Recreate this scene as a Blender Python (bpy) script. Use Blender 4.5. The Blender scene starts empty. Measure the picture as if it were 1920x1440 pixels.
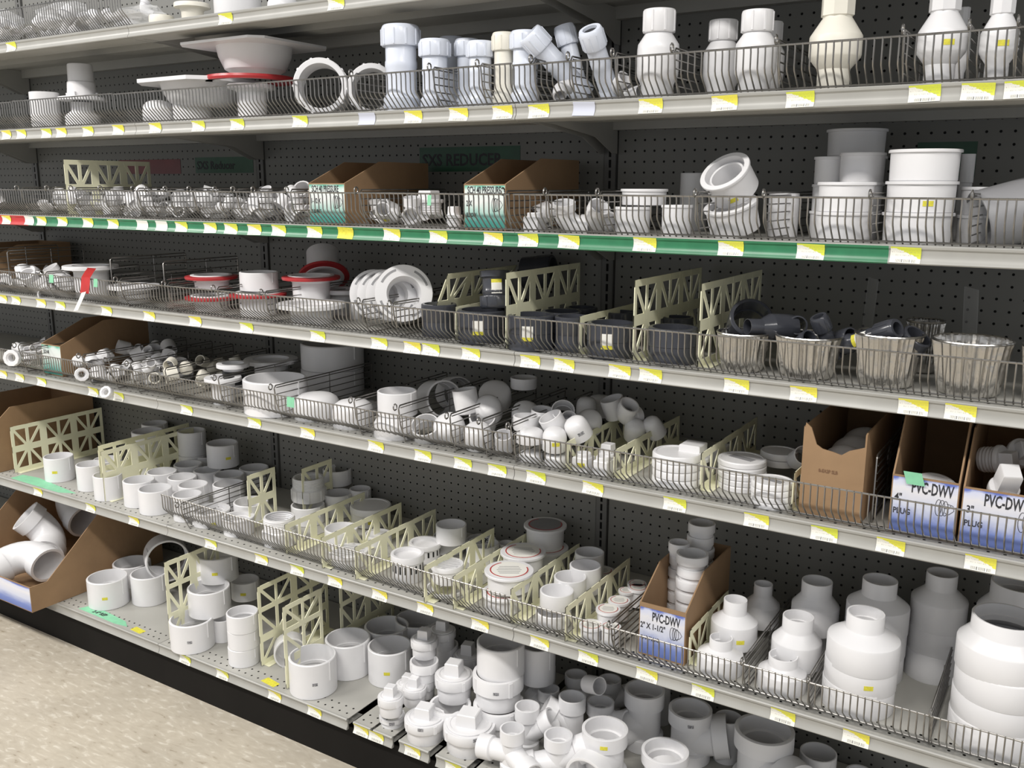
import bpy, math, random
from mathutils import Vector, Matrix, Quaternion
random.seed(7)
C = bpy.context.scene.collection
S = bpy.context.scene
PI = math.pi
WORLD = .56; EXPO = 0.10; LAMPY = -2.1
LAMPS = [(-4.4, 105), (-2.4, 74), (-.4, 52), (1.6, 46), (3.6, 44)]
# ------------------------------------------------------------------ camera
cam = bpy.data.cameras.new('camera'); camo = bpy.data.objects.new('camera', cam); C.objects.link(camo)
camo.location = (1.0386, -1.6721, 1.4950); camo.rotation_euler = (1.3598, -0.0036, 0.5602)
cam.sensor_width = 36; cam.lens = 1736.33/1920*36; cam.clip_start = .02
S.camera = camo
# ------------------------------------------------------------------ world, lamps, exposure
w = bpy.data.worlds.new('world'); S.world = w; w.use_nodes = True
w.node_tree.nodes['Background'].inputs[0].default_value = (.95, .97, 1, 1)
w.node_tree.nodes['Background'].inputs[1].default_value = WORLD
def lamp(x, y, z, sx, sy, e, rx=0, ry=0):
    l = bpy.data.lights.new('ceiling_lamp', 'AREA'); l.shape = 'RECTANGLE'; l.size = sx; l.size_y = sy; l.energy = e
    l.color = (1, .965, .92)
    o = bpy.data.objects.new('ceiling_lamp', l); C.objects.link(o); o.location = (x, y, z); o.rotation_euler = (rx, ry, 0)
for LX, LE in LAMPS: lamp(LX, LAMPY, 3.45, 1.25, .30, LE)
S.view_settings.view_transform = 'Standard'; S.view_settings.look = 'None'
S.view_settings.exposure = EXPO; S.view_settings.gamma = 1; S.view_settings.use_curve_mapping = False
ZS = {1: 1.9084, 2: 1.6568, 3: 1.3991, 4: 1.1436, 5: .887, 6: .4983, 7: .1428}
BAY = 1.2192; D = .4421; IN = .0254
# ------------------------------------------------------------------ materials
def mat(name, col, rough=.5, metal=0, noise=0, nscale=20, bump=0, bscale=60, trans=0, spec=.5, alpha=1, sss=0):
    m = bpy.data.materials.new(name); m.use_nodes = True; nt = m.node_tree; b = nt.nodes['Principled BSDF']
    b.inputs['Roughness'].default_value = rough; b.inputs['Metallic'].default_value = metal
    b.inputs['Specular IOR Level'].default_value = spec; b.inputs['Base Color'].default_value = (*col, 1)
    if trans: b.inputs['Transmission Weight'].default_value = trans
    if alpha < 1: b.inputs['Alpha'].default_value = alpha
    if sss:
        b.inputs['Subsurface Weight'].default_value = sss; b.inputs['Subsurface Radius'].default_value = (.01, .01, .008)
    if noise or bump:
        tc = nt.nodes.new('ShaderNodeTexCoord')
    if noise:
        n = nt.nodes.new('ShaderNodeTexNoise'); n.inputs['Scale'].default_value = nscale; n.inputs['Detail'].default_value = 4
        nt.links.new(tc.outputs['Object'], n.inputs['Vector'])
        r = nt.nodes.new('ShaderNodeMapRange'); r.inputs['From Min'].default_value = .3; r.inputs['From Max'].default_value = .7
        r.inputs['To Min'].default_value = 1-noise; r.inputs['To Max'].default_value = 1+noise*.4
        nt.links.new(n.outputs['Fac'], r.inputs['Value'])
        mx = nt.nodes.new('ShaderNodeVectorMath'); mx.operation = 'SCALE'; mx.inputs[0].default_value = col
        nt.links.new(r.outputs['Result'], mx.inputs['Scale']); nt.links.new(mx.outputs['Vector'], b.inputs['Base Color'])
    if bump:
        n2 = nt.nodes.new('ShaderNodeTexNoise'); n2.inputs['Scale'].default_value = bscale
        nt.links.new(tc.outputs['Object'], n2.inputs['Vector'])
        bp = nt.nodes.new('ShaderNodeBump'); bp.inputs['Strength'].default_value = bump; bp.inputs['Distance'].default_value = .003
        nt.links.new(n2.outputs['Fac'], bp.inputs['Height']); nt.links.new(bp.outputs['Normal'], b.inputs['Normal'])
    return m
M = {
 'white': mat('white_pvc', (.76, .755, .765), .32, noise=.05, nscale=9),
 'blue': mat('blue_white_pvc', (.70, .74, .83), .25, noise=.04, nscale=9),
 'cream': mat('cream_pvc', (.78, .75, .66), .38, noise=.05, nscale=9),
 'grey': mat('grey_pvc', (.27, .27, .28), .45, noise=.08, nscale=12),
 'dark': mat('dark_grey_pvc', (.050, .053, .064), .20, noise=.15, nscale=12),
 'red': mat('red_ring', (.45, .035, .04), .3),
 'wire': mat('zinc_wire', (.30, .29, .275), .28, .9, noise=.25, nscale=40),
 'shelf': mat('shelf_paint', (.40, .392, .36), .42, noise=.10, nscale=5, spec=.4),
 'rail': mat('rail_paint', (.36, .355, .33), .35, noise=.08, nscale=14),
 'panel': mat('panel_paint', (.20, .198, .182), .5, noise=.10, nscale=3),
 'upright': mat('upright_paint', (.14, .138, .13), .45, noise=.1, nscale=8),
 'black': mat('black_kick', (.010, .009, .008), .7, noise=.2, nscale=6, spec=.15),
 'gap': mat('dark_hollow', (.012, .012, .011), .8),
 'lattice': mat('cream_lattice', (.88, .865, .63), .45, noise=.05, nscale=10),
 'card': mat('corrugated_card', (.31, .195, .105), .8, noise=.10, nscale=14, bump=.15),
 'clear': mat('clear_plastic', (.8, .8, .8), .15, alpha=.13),
 'foil': mat('foil', (.62, .605, .58), .26, 1, bump=.9, bscale=45),
 'paper': mat('paper', (.78, .77, .72), .6),
 'yellow': mat('yellow_sticker', (.72, .66, .06), .55, noise=.2, nscale=200),
 'orange': mat('orange_sticker', (.75, .50, .05), .55, noise=.2, nscale=200),
 'ink': mat('print_ink', (.03, .03, .035), .6),
 'faded': mat('faded_print', (.20, .11, .06), .8),
 'green': mat('green_note', (.24, .58, .36), .6, noise=.1, nscale=60),
 'tape_green': mat('green_tape', (.03, .185, .085), .3, noise=.15, nscale=30),
 'tape_red': mat('red_tape', (.50, .03, .03), .3, noise=.15, nscale=30),
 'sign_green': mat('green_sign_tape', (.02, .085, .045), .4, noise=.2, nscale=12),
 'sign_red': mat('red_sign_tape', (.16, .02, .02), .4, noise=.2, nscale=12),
 'bag': mat('clear_bag', (.8, .8, .8), .2, alpha=.35),
 'mouth': mat('black_band_bore_shade', (.015, .015, .016), .5),  # colours the black band, and paints the shade inside open nut bores
 'grit': mat('grey_note', (.55, .57, .66), .6),
}
def tagmat():
    m = bpy.data.materials.new('price_tag_print'); m.use_nodes = True; nt = m.node_tree; b = nt.nodes['Principled BSDF']
    b.inputs['Roughness'].default_value = .35
    uv = nt.nodes.new('ShaderNodeUVMap'); sp = nt.nodes.new('ShaderNodeSeparateXYZ'); nt.links.new(uv.outputs[0], sp.inputs[0])
    def mth(op, a, bb=None):
        n = nt.nodes.new('ShaderNodeMath'); n.operation = op
        for i, v in enumerate((a, bb)):
            if v is None: continue
            if isinstance(v, (int, float)): n.inputs[i].default_value = v
            else: nt.links.new(v, n.inputs[i])
        return n.outputs[0]
    oi = nt.nodes.new('ShaderNodeObjectInfo')
    U, V = sp.outputs[0], sp.outputs[1]
    no = nt.nodes.new('ShaderNodeTexNoise'); no.inputs['Scale'].default_value = 9; nt.links.new(uv.outputs[0], no.inputs['Vector'])
    diag = mth('ADD', mth('MULTIPLY', U, .62), V); diag = mth('ADD', diag, mth('MULTIPLY', mth('SUBTRACT', no.outputs[0], .5), .35))
    ymask = mth('GREATER_THAN', diag, .93); top = mth('GREATER_THAN', V, .86); ymask = mth('MAXIMUM', ymask, top)
    bar = mth('GREATER_THAN', mth('SINE', mth('MULTIPLY', mth('ADD', U, mth('MULTIPLY', mth('SINE', mth('MULTIPLY', U, 23)), .03)), 190)), .0)
    band = mth('MULTIPLY', mth('MULTIPLY', mth('GREATER_THAN', V, .07), mth('LESS_THAN', V, .27)), mth('MULTIPLY', mth('GREATER_THAN', U, .2), mth('LESS_THAN', U, .85)))
    bar = mth('MULTIPLY', mth('MULTIPLY', bar, band), .75)
    mp = nt.nodes.new('ShaderNodeMapping'); mp.inputs['Scale'].default_value = (46, 8, 1); nt.links.new(uv.outputs[0], mp.inputs['Vector'])
    n2 = nt.nodes.new('ShaderNodeTexNoise'); n2.inputs['Scale'].default_value = 1; nt.links.new(mp.outputs[0], n2.inputs['Vector'])
    tx = mth('MULTIPLY', mth('GREATER_THAN', n2.outputs[0], .56), .45)
    tx = mth('MULTIPLY', tx, mth('MULTIPLY', mth('GREATER_THAN', V, .34), mth('LESS_THAN', mth('FRACT', mth('MULTIPLY', V, 7)), .42)))
    def mix(f, a, bcol):
        n = nt.nodes.new('ShaderNodeMix'); n.data_type = 'RGBA'; nt.links.new(f, n.inputs[0])
        for i, v in ((6, a), (7, bcol)):
            if isinstance(v, tuple): n.inputs[i].default_value = v
            else: nt.links.new(v, n.inputs[i])
        return n.outputs[2]
    ye = mix(oi.outputs['Random'], (.62, .68, .06, 1), (.80, .70, .08, 1))
    c = mix(ymask, (.80, .79, .72, 1), ye); c = mix(tx, c, (.25, .25, .2, 1)); c = mix(bar, c, (.06, .06, .07, 1))
    nt.links.new(c, b.inputs['Base Color']); return m
M['tag'] = tagmat()
def codemat():
    m = bpy.data.materials.new('printed_code'); m.use_nodes = True; nt = m.node_tree; b = nt.nodes['Principled BSDF']
    tc = nt.nodes.new('ShaderNodeTexCoord'); n = nt.nodes.new('ShaderNodeTexNoise'); n.inputs['Scale'].default_value = 900; nt.links.new(tc.outputs['Object'], n.inputs['Vector'])
    r = nt.nodes.new('ShaderNodeValToRGB'); r.color_ramp.interpolation = 'CONSTANT'; r.color_ramp.elements[0].color = (.07, .07, .08, 1); r.color_ramp.elements[1].position = .53; r.color_ramp.elements[1].color = (.6, .6, .62, 1)
    nt.links.new(n.outputs[0], r.inputs[0]); nt.links.new(r.outputs[0], b.inputs['Base Color']); return m
M['code'] = codemat()
def gradmat(name, stops, nz=.08):
    """vertical print gradient along object Z (0..1 over panel height via UV y) with cloudy noise"""
    m = bpy.data.materials.new(name); m.use_nodes = True; nt = m.node_tree; b = nt.nodes['Principled BSDF']; b.inputs['Roughness'].default_value = .5
    uv = nt.nodes.new('ShaderNodeUVMap'); sp = nt.nodes.new('ShaderNodeSeparateXYZ'); nt.links.new(uv.outputs[0], sp.inputs[0])
    no = nt.nodes.new('ShaderNodeTexNoise'); no.inputs['Scale'].default_value = 4; no.inputs['Detail'].default_value = 5; nt.links.new(uv.outputs[0], no.inputs['Vector'])
    a = nt.nodes.new('ShaderNodeMath'); a.operation = 'MULTIPLY_ADD'; nt.links.new(no.outputs[0], a.inputs[0]); a.inputs[1].default_value = nz*4; a.inputs[2].default_value = -nz*2
    s = nt.nodes.new('ShaderNodeMath'); s.operation = 'ADD'; nt.links.new(sp.outputs[1], s.inputs[0]); nt.links.new(a.outputs[0], s.inputs[1])
    r = nt.nodes.new('ShaderNodeValToRGB'); nt.links.new(s.outputs[0], r.inputs[0])
    e = r.color_ramp.elements
    e[0].position = stops[0][0]; e[0].color = (*stops[0][1], 1); e[1].position = stops[-1][0]; e[1].color = (*stops[-1][1], 1)
    for p, c in stops[1:-1]:
        x = e.new(p); x.color = (*c, 1)
    nt.links.new(r.outputs[0], b.inputs['Base Color']); return m
M['blueprint'] = gradmat('blue_cloud_print', [(0, (.12, .17, .42)), (.22, (.17, .23, .52)), (.5, (.60, .63, .75)), (.8, (.74, .73, .76)), (.92, (.62, .65, .80)), (1, (.12, .17, .50))])
M['greenprint'] = gradmat('green_cloud_print', [(0, (.06, .30, .24)), (.18, (.08, .36, .31)), (.45, (.50, .66, .60)), (.62, (.76, .78, .76)), (.88, (.70, .78, .74)), (1, (.16, .48, .36))])
def floormat():
    m = bpy.data.materials.new('vinyl_floor'); m.use_nodes = True; nt = m.node_tree; b = nt.nodes['Principled BSDF']
    b.inputs['Roughness'].default_value = .38
    tc = nt.nodes.new('ShaderNodeTexCoord'); mp = nt.nodes.new('ShaderNodeMapping'); mp.inputs['Scale'].default_value = (24, 70, 1)
    mp.inputs['Rotation'].default_value = (0, 0, math.radians(96))
    nt.links.new(tc.outputs['Object'], mp.inputs[0])
    n = nt.nodes.new('ShaderNodeTexNoise'); n.inputs['Scale'].default_value = 1; n.inputs['Detail'].default_value = 3; n.inputs['Distortion'].default_value = .6
    nt.links.new(mp.outputs[0], n.inputs['Vector'])
    r = nt.nodes.new('ShaderNodeValToRGB'); e = r.color_ramp.elements
    e[0].position = .25; e[0].color = (.32, .27, .20, 1); e[1].position = .78; e[1].color = (.64, .60, .51, 1)
    x = e.new(.35); x.color = (.46, .41, .33, 1); x = e.new(.58); x.color = (.51, .46, .375, 1); x = e.new(.68); x.color = (.62, .575, .49, 1)
    nt.links.new(n.outputs[0], r.inputs[0])
    n3 = nt.nodes.new('ShaderNodeTexNoise'); n3.inputs['Scale'].default_value = 3.0; nt.links.new(tc.outputs['Object'], n3.inputs['Vector'])
    mr = nt.nodes.new('ShaderNodeMapRange'); mr.inputs['From Min'].default_value = .3; mr.inputs['From Max'].default_value = .7; mr.inputs['To Min'].default_value = .86; mr.inputs['To Max'].default_value = 1.08
    nt.links.new(n3.outputs[0], mr.inputs['Value'])
    vm = nt.nodes.new('ShaderNodeVectorMath'); vm.operation = 'SCALE'; nt.links.new(r.outputs[0], vm.inputs[0]); nt.links.new(mr.outputs[0], vm.inputs['Scale'])
    nt.links.new(vm.outputs['Vector'], b.inputs['Base Color']); return m
M['floor'] = floormat()
# ------------------------------------------------------------------ mesh helpers
class MB:
    def __init__(s): s.v = []; s.f = []; s.g = []
    def add(s, v, f):
        n = len(s.v); s.g.append(n); s.v += [tuple(p) for p in v]; s.f += [tuple(i+n for i in q) for q in f]; return s
    def box(s, a, b):
        (x0, y0, z0), (x1, y1, z1) = a, b
        return s.add([(x0,y0,z0),(x1,y0,z0),(x1,y1,z0),(x0,y1,z0),(x0,y0,z1),(x1,y0,z1),(x1,y1,z1),(x0,y1,z1)],
                     [(0,3,2,1),(4,5,6,7),(0,1,5,4),(1,2,6,5),(2,3,7,6),(3,0,4,7)])
    def prism(s, poly, x0, x1):
        """poly in (y,z), extruded along x"""
        n = len(poly); v = [(x0, y, z) for y, z in poly]+[(x1, y, z) for y, z in poly]
        return s.add(v, [tuple(range(n-1, -1, -1)), tuple(range(n, 2*n))]+[(i, (i+1) % n, n+(i+1) % n, n+i) for i in range(n)])
    def bar(s, p, q, wid, t0, t1):
        """flat bar in a y-z plane between x=t0..t1"""
        (y0, z0), (y1, z1) = p, q; L = math.hypot(y1-y0, z1-z0); ny, nz = -(z1-z0)/L*wid/2, (y1-y0)/L*wid/2
        return s.prism([(y0+ny, z0+nz), (y0-ny, z0-nz), (y1-ny, z1-nz), (y1+ny, z1+nz)], t0, t1)
    def lathe(s, prof, n=40, closed=True, T=None):
        m = len(prof); v = []
        for k in range(n):
            a = 2*PI*k/n; c, d = math.cos(a), math.sin(a)
            for r, z in prof: v.append((r*c, r*d, z))
        f = []
        for k in range(n):
            k2 = (k+1) % n
            for i in range(m if closed else m-1):
                j = (i+1) % m
                f.append((k*m+i, k2*m+i, k2*m+j, k*m+j))
        if T is not None: v = [tuple(T @ Vector(p)) for p in v]
        return s.add(v, f)
    def tube(s, pts, r, n=5, closed=False):
        pts = [Vector(p) for p in pts]; m = len(pts); v = []; up = None
        for i, p in enumerate(pts):
            if closed: t = (pts[(i+1) % m]-pts[i-1]).normalized()
            else: t = (pts[min(i+1, m-1)]-pts[max(i-1, 0)]).normalized()
            if up is None: up = t.orthogonal().normalized()
            a = (up-t*up.dot(t)).normalized(); up = a; b = t.cross(a)
            for k in range(n):
                g = 2*PI*k/n; v.append(p+(a*math.cos(g)+b*math.sin(g))*r)
        f = []
        for i in range(m if closed else m-1):
            j = (i+1) % m
            for k in range(n): f.append((i*n+k, i*n+(k+1) % n, j*n+(k+1) % n, j*n+k))
        if not closed: f += [tuple(range(n-1, -1, -1)), tuple(range((m-1)*n, m*n))]
        return s.add(v, f)
    def ribs(s, n, r, z0, z1, wid, dep, off=0):
        for k in range(n):
            a = 2*PI*k/n+off; c, d = math.cos(a), math.sin(a)
            def P(t, u, z): return (c*(r+t)-d*u, d*(r+t)+c*u, z)
            s.add([P(-.001,-wid,z0),P(dep,-wid*.7,z0),P(dep,wid*.7,z0),P(-.001,wid,z0),P(-.001,-wid,z1),P(dep,-wid*.7,z1),P(dep,wid*.7,z1),P(-.001,wid,z1)],
                  [(0,3,2,1),(4,5,6,7),(0,1,5,4),(1,2,6,5),(2,3,7,6),(3,0,4,7)])
        return s
    def xf(s, T): s.v = [tuple(T @ Vector(p)) for p in s.v]; return s
    def mesh(s, name, m, sharp=35, uvs=None):
        me = bpy.data.meshes.new(name); me.from_pydata(s.v, [], s.f); me.materials.append(m)
        if uvs is not None:
            l = me.uv_layers.new(name='UVMap')
            for lp in me.loops: l.data[lp.index].uv = uvs[lp.vertex_index]
        me.update()
        if sharp: me.shade_smooth(); me.set_sharp_from_angle(angle=math.radians(sharp))
        return me
def link(name, me, parent=None, loc=None, rot=None):
    o = bpy.data.objects.new(name, me); C.objects.link(o)
    if parent is not None: o.parent = parent
    if loc is not None: o.location = loc
    if rot is not None: o.rotation_euler = rot
    return o
def tag(o, label, cat, group=None):
    o['label'] = label; o['category'] = cat
    if group: o['group'] = group
    return o
def empty(name, loc, label, cat, group=None, rz=0):
    o = link(name, None, None, loc, (0, 0, rz)); o.empty_display_size = .05; return tag(o, label, cat, group)
def textmesh(txt, size, sx=1, ext=.0002, shear=0):
    c = bpy.data.curves.new('txt', 'FONT'); c.body = txt; c.size = size; c.extrude = ext; c.shear = shear; c.resolution_u = 2
    c.align_x = 'LEFT'; c.offset = size*.022
    o = bpy.data.objects.new('txt', c); C.objects.link(o); dg = bpy.context.evaluated_depsgraph_get()
    me = bpy.data.meshes.new_from_object(o.evaluated_get(dg)); bpy.data.objects.remove(o)
    me.transform(Matrix.Diagonal((sx, 1, 1, 1))); return me
def lettering(txt, size, parent, loc, name='lettering', sx=.62, m='ink', rot=(PI/2, 0, 0)):
    me = textmesh(txt, size, sx); me.materials.clear(); me.materials.append(M[m]); return link(name, me, parent, loc, rot)
ITEMS = [
 ('cup', (-1.7763, 0.09, 1.6568), 0.0431, 0.1144, 'plain white plastic cup behind the wire at far left, second shelf', None, 0, {}),
 ('reducer', (-1.663, 0.14, 1.6568), 0.0512, 0.084, 'white reducer standing in the bin under the upturned closet flange', None, 0, {'rt': 0.6}),
 ('flangeup', (-1.6575, 0.14, 1.7448), 0.072, 0.1071, 'white closet flange with upright stepped collar beside the white cup', None, 0, {'rt': 0.5}),
 ('hubflange', (-0.9394, 0.16, 1.6568), 0.0633, 0.1, 'grey white bowl flange low in the wire bin under the square basin', None, 0, {}),
 ('cap', (-1.2514, 0.1, 1.6568), 0.0434, 0.07, 'white cap low in the bin beneath the cut-corner basin plate', None, 0, {}),
 ('cup', (-1.1563, 0.14, 1.6568), 0.0528, 0.08, 'white tub standing under the cut-corner basin plate', None, 0, {}),
 ('ringfit', (-0.5826, 0.055, 1.7228), 0.0641, 0.075, 'white ring fitting standing on edge, hollow bore facing out', None, 'ring fitting', {'axis': (0.55, -0.83, 0.05), 'centre': 1}),
 ('ringfit', (-0.4631, 0.1, 1.7147), 0.0583, 0.06, 'white ring fitting on edge, half hidden behind the tall blue-white coupling', None, 'ring fitting', {'axis': (0.55, -0.83, 0.05), 'centre': 1}),
 ('nutcoup', (-0.3413, 0.055, 1.6568), 0.0436, 0.1875, 'tallest blue-white repair coupling, left end of the row of nuts', None, 0, {'mat': 'blue'}),
 ('nutcoup', (-0.2466, 0.055, 1.6568), 0.0348, 0.1506, 'second blue-white repair coupling from the tallest, shorter with ribbed nut', None, 0, {'mat': 'blue'}),
 ('nutcoup', (-0.2979, 0.19, 1.6568), 0.0305, 0.177, 'blue-white repair coupling standing at the back behind the second one', None, 0, {'mat': 'blue'}),
 ('nutcoup', (-0.198, 0.11, 1.6568), 0.0281, 0.155, 'blue-white coupling half hidden behind the right one of the pair', None, 0, {'mat': 'blue'}),
 ('nutcoup', (-0.1224, 0.05, 1.6568), 0.03, 0.1371, 'blue-white coupling with ribbed nut in front of its twin', None, 0, {'mat': 'blue'}),
 ('nutcoup', (-0.069, 0.06, 1.6568), 0.0258, 0.1517, 'yellowish white slim repair coupling beside the shelf joint', None, 0, {'mat': 'cream'}),
 ('nutcoup', (-0.0133, 0.055, 1.6568), 0.0318, 0.1498, 'bluish white repair coupling standing right over the shelf joint', None, 0, {'mat': 'blue'}),
 ('nutcoup', (0.0549, 0.07, 1.7377), 0.0274, 0.17, 'repair coupling tipped to the left with open ribbed nut', None, 0, {'mat': 'blue', 'axis': (-0.5, -0.52, 0.7), 'centre': 1}),
 ('nutcoup', (0.0664, 0.12, 1.739), 0.0223, 0.17, 'small repair coupling leaning behind the one with a black mouth', None, 0, {'mat': 'blue', 'axis': (-0.25, -0.1, 0.96), 'centre': 1}),
 ('nutcoup', (0.1666, 0.05, 1.7257), 0.0243, 0.16, 'small blue-white repair coupling with black mouth tilted forward', None, 0, {'mat': 'blue', 'axis': (-0.05, -0.58, 0.81), 'centre': 1}),
 ('elbow', (0.0905, 0.03, 1.6843), 0.0139, 0.05, 'white elbow with dark mouth lying low under the tilted couplings', None, 0, {'axis': (0.3, -0.3, -0.4), 'centre': 1}),
 ('elbow', (0.2012, 0.07, 1.6904), 0.0159, 0.05, 'small grey-white elbow in the nearly empty bin, upper of two', None, 0, {'axis': (0.6, -0.2, 0.4), 'centre': 1}),
 ('coupling', (0.2353, 0.06, 1.6718), 0.0136, 0.04, 'small white coupling lying on its side in the nearly empty bin', None, 0, {'axis': (0.8, -0.4, 0.1), 'centre': 1}),
 ('valve', (0.2843, 0.055, 1.6568), 0.04, 0.1644, 'white swelling adapter with plain nut, left of the big row', None, 0, {'rt': 0.8}),
 ('valve', (0.3843, 0.13, 1.6568), 0.0354, 0.1476, 'white swelling adapter set back beside a brighter taller one', None, 0, {'rt': 0.8}),
 ('valve', (0.4733, 0.06, 1.6568), 0.037, 0.1466, 'bright white swelling adapter in front of two others', None, 0, {'rt': 0.8}),
 ('valve', (0.4645, 0.17, 1.6568), 0.0281, 0.1436, 'white adapter hidden behind the bright white swelling one', None, 0, {'rt': 0.8}),
 ('valvebig', (0.6123, 0.065, 1.6568), 0.0442, 0.1582, 'cream white adapter with six sided head, the widest up here', None, 0, {'mat': 'cream', 'rt': 0.6}),
 ('valvebig', (0.7815, 0.075, 1.6568), 0.0385, 0.1512, 'white tapered adapter with yellow sticker and narrow foot', None, 0, {'stk': 1, 'rt': 0.7}),
 ('valvebig', (0.7947, 0.2, 1.6568), 0.0154, 0.1445, 'small white adapter set back between the two stickered ones', None, 0, {'rt': 0.7}),
 ('valvebig', (0.8678, 0.065, 1.6568), 0.0286, 0.1344, 'white tapered adapter with yellow sticker nearest the right edge', None, 0, {'stk': 1, 'rt': 0.7}),
 ('bushing', (0.2448, 0.1, 1.4571), 0.0479, 0.0324, 'white flanged bushing standing on another one beside the tilted ring', None, 0, {}),
 ('bushing', (0.2318, 0.075, 1.3991), 0.0379, 0.055, 'white flanged bushing under the raised one in its bin', None, 0, {}),
 ('bushing', (0.3294, 0.07, 1.3991), 0.031, 0.06, 'low white bushing touching the left side of the tilted ring bin', None, 0, {}),
 ('coupling', (0.2727, 0.3, 1.3991), 0.0296, 0.1244, 'grey looking coupling far back behind the tilted ring', None, 0, {}),
 ('bushing', (0.4271, 0.09, 1.5046), 0.0501, 0.055, 'white flanged ring tilted toward the aisle with yellow dot sticker', None, 0, {'stk': 2, 'axis': (-0.22, -0.66, 0.7), 'centre': 1}),
 ('bushing', (0.4378, 0.085, 1.4375), 0.0513, 0.055, 'white flanged ring lying tilted under the upper tilted one', None, 0, {'axis': (-0.12, -0.35, 0.93), 'centre': 1}),
 ('coupling', (0.5097, 0.17, 1.3991), 0.029, 0.0835, 'white coupling in shadow just right of the tilted rings', None, 0, {}),
 ('bushing', (0.6443, 0.082, 1.3991), 0.0505, 0.0519, 'wide white flanged reducer at the bottom front of the left stack', None, 0, {}),
 ('bushing', (0.6456, 0.083, 1.4513), 0.0505, 0.0519, 'wide white flanged reducer second from bottom in the left stack', None, 0, {}),
 ('bushing', (0.5864, 0.19, 1.3991), 0.0311, 0.0504, 'lowest flanged reducer of the small pile at the left back', None, 0, {}),
 ('bushing', (0.5877, 0.191, 1.4497), 0.0311, 0.0504, 'middle flanged reducer of the small pile at the left back', None, 0, {}),
 ('bushing', (0.589, 0.19, 1.5004), 0.0311, 0.0504, 'topmost flanged reducer of the small pile at the left back', None, 0, {}),
 ('bushing', (0.6502, 0.16, 1.3991), 0.041, 0.0522, 'lowest flanged reducer of the pile behind the left front stack', None, 0, {}),
 ('bushing', (0.6515, 0.161, 1.4516), 0.041, 0.0522, 'middle flanged reducer of the pile behind the left front stack', None, 0, {}),
 ('bushing', (0.6528, 0.16, 1.504), 0.041, 0.0522, 'topmost flanged reducer of the pile behind the left front stack', None, 0, {}),
 ('bushing', (0.6087, 0.3, 1.3991), 0.058, 0.0516, 'lowest flanged reducer of the tallest dim pile at the back', None, 0, {}),
 ('bushing', (0.61, 0.301, 1.451), 0.058, 0.0516, 'second flanged reducer of the tallest dim pile at the back', None, 0, {}),
 ('bushing', (0.6113, 0.3, 1.5029), 0.058, 0.0516, 'third flanged reducer of the tallest dim pile at the back', None, 0, {}),
 ('bushing', (0.6087, 0.301, 1.5547), 0.058, 0.0516, 'topmost flanged reducer of the tallest dim pile at the back', None, 0, {}),
 ('bushing', (0.7667, 0.095, 1.3991), 0.0593, 0.0527, 'lowest largest white flanged reducer of the right front stack', None, 0, {}),
 ('bushing', (0.768, 0.096, 1.4521), 0.0593, 0.0527, 'middle largest white flanged reducer of the right front stack', None, 0, {'stk': 1}),
 ('bushing', (0.7693, 0.095, 1.5051), 0.0593, 0.0527, 'topmost largest white flanged reducer of the right front stack', None, 0, {}),
 ('coupling', (0.8168, 0.25, 1.3991), 0.0121, 0.0517, 'lowest sleeve of the column behind the right front stack', None, 0, {}),
 ('coupling', (0.8181, 0.251, 1.4511), 0.0121, 0.0517, 'middle sleeve of the column behind the right front stack', None, 0, {}),
 ('coupling', (0.8194, 0.25, 1.503), 0.0121, 0.0517, 'topmost sleeve of the column behind the right front stack', None, 0, {}),
 ('bushing', (0.8465, 0.16, 1.3991), 0.0261, 0.0483, 'lower flanged reducer behind the last ring hook', None, 0, {}),
 ('bushing', (0.8478, 0.161, 1.4476), 0.0261, 0.0483, 'upper flanged reducer behind the last ring hook', None, 0, {}),
 ('coupling', (0.9218, 0.14, 1.4566), 0.0534, 0.14, 'large grey coupling lying slanted against the right edge', None, 0, {'mat': 'grey', 'axis': (0.86, 0.42, 0.28), 'centre': 1}),
 ('elbow', (-0.3832, 0.04, 1.4305), 0.0175, 0.05, 'white elbow with yellow sticker in the bin right of the first carton', None, 0, {'stk': 1, 'axis': (0.5, -0.4, 0.3), 'centre': 1}),
 ('tee', (-0.3136, 0.05, 1.434), 0.0197, 0.07, 'white tee in the bin between the two cartons', None, 0, {'axis': (0.1, -0.2, 0.95), 'centre': 1}),
 ('plug', (-0.2947, 0.09, 1.4291), 0.0337, 0.0542, 'square headed white plug standing between the two cartons', None, 0, {}),
 ('plug', (-0.1948, 0.05, 1.3991), 0.0195, 0.05, 'small white plug beside the right hand carton', None, 0, {}),
 ('boxfit', (0.0157, 0.05, 1.3991), 0.022, 0.04, 'low white square fitting right of the second carton', None, 0, {}),
 ('elbow', (0.1066, 0.05, 1.4284), 0.0244, 0.07, 'plump white elbow beside the low square fitting', None, 0, {'axis': (0.1, -0.3, 0.9), 'centre': 1}),
 ('elbow', (0.1658, 0.06, 1.4315), 0.023, 0.06, 'white elbow between hook rings left of the stacked bushings', None, 0, {'axis': (0.5, -0.3, 0.6), 'centre': 1}),
 ('hubflange', (-1.6646, 0.12, 1.1436), 0.0836, 0.1, 'white closet flange with red tape strip hanging from it', None, 0, {}),
 ('hubflange', (-1.4268, 0.1, 1.1436), 0.0755, 0.0534, 'low white closet flange behind the wire, right of the taped one', None, 0, {}),
 ('elbow', (-2.0859, 0.1, 1.158), 0.0273, 0.05, 'clear bagged white fittings at the far left of the fourth shelf', 'bagged fittings far left', 0, {'axis': (0.5, -0.4, 0.3), 'centre': 1}),
 ('elbow', (-1.9001, 0.08, 1.1811), 0.0263, 0.05, 'clear bagged white fittings at the far left of the fourth shelf', 'bagged fittings far left', 0, {'axis': (0.2, -0.4, 0.5), 'centre': 1}),
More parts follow.
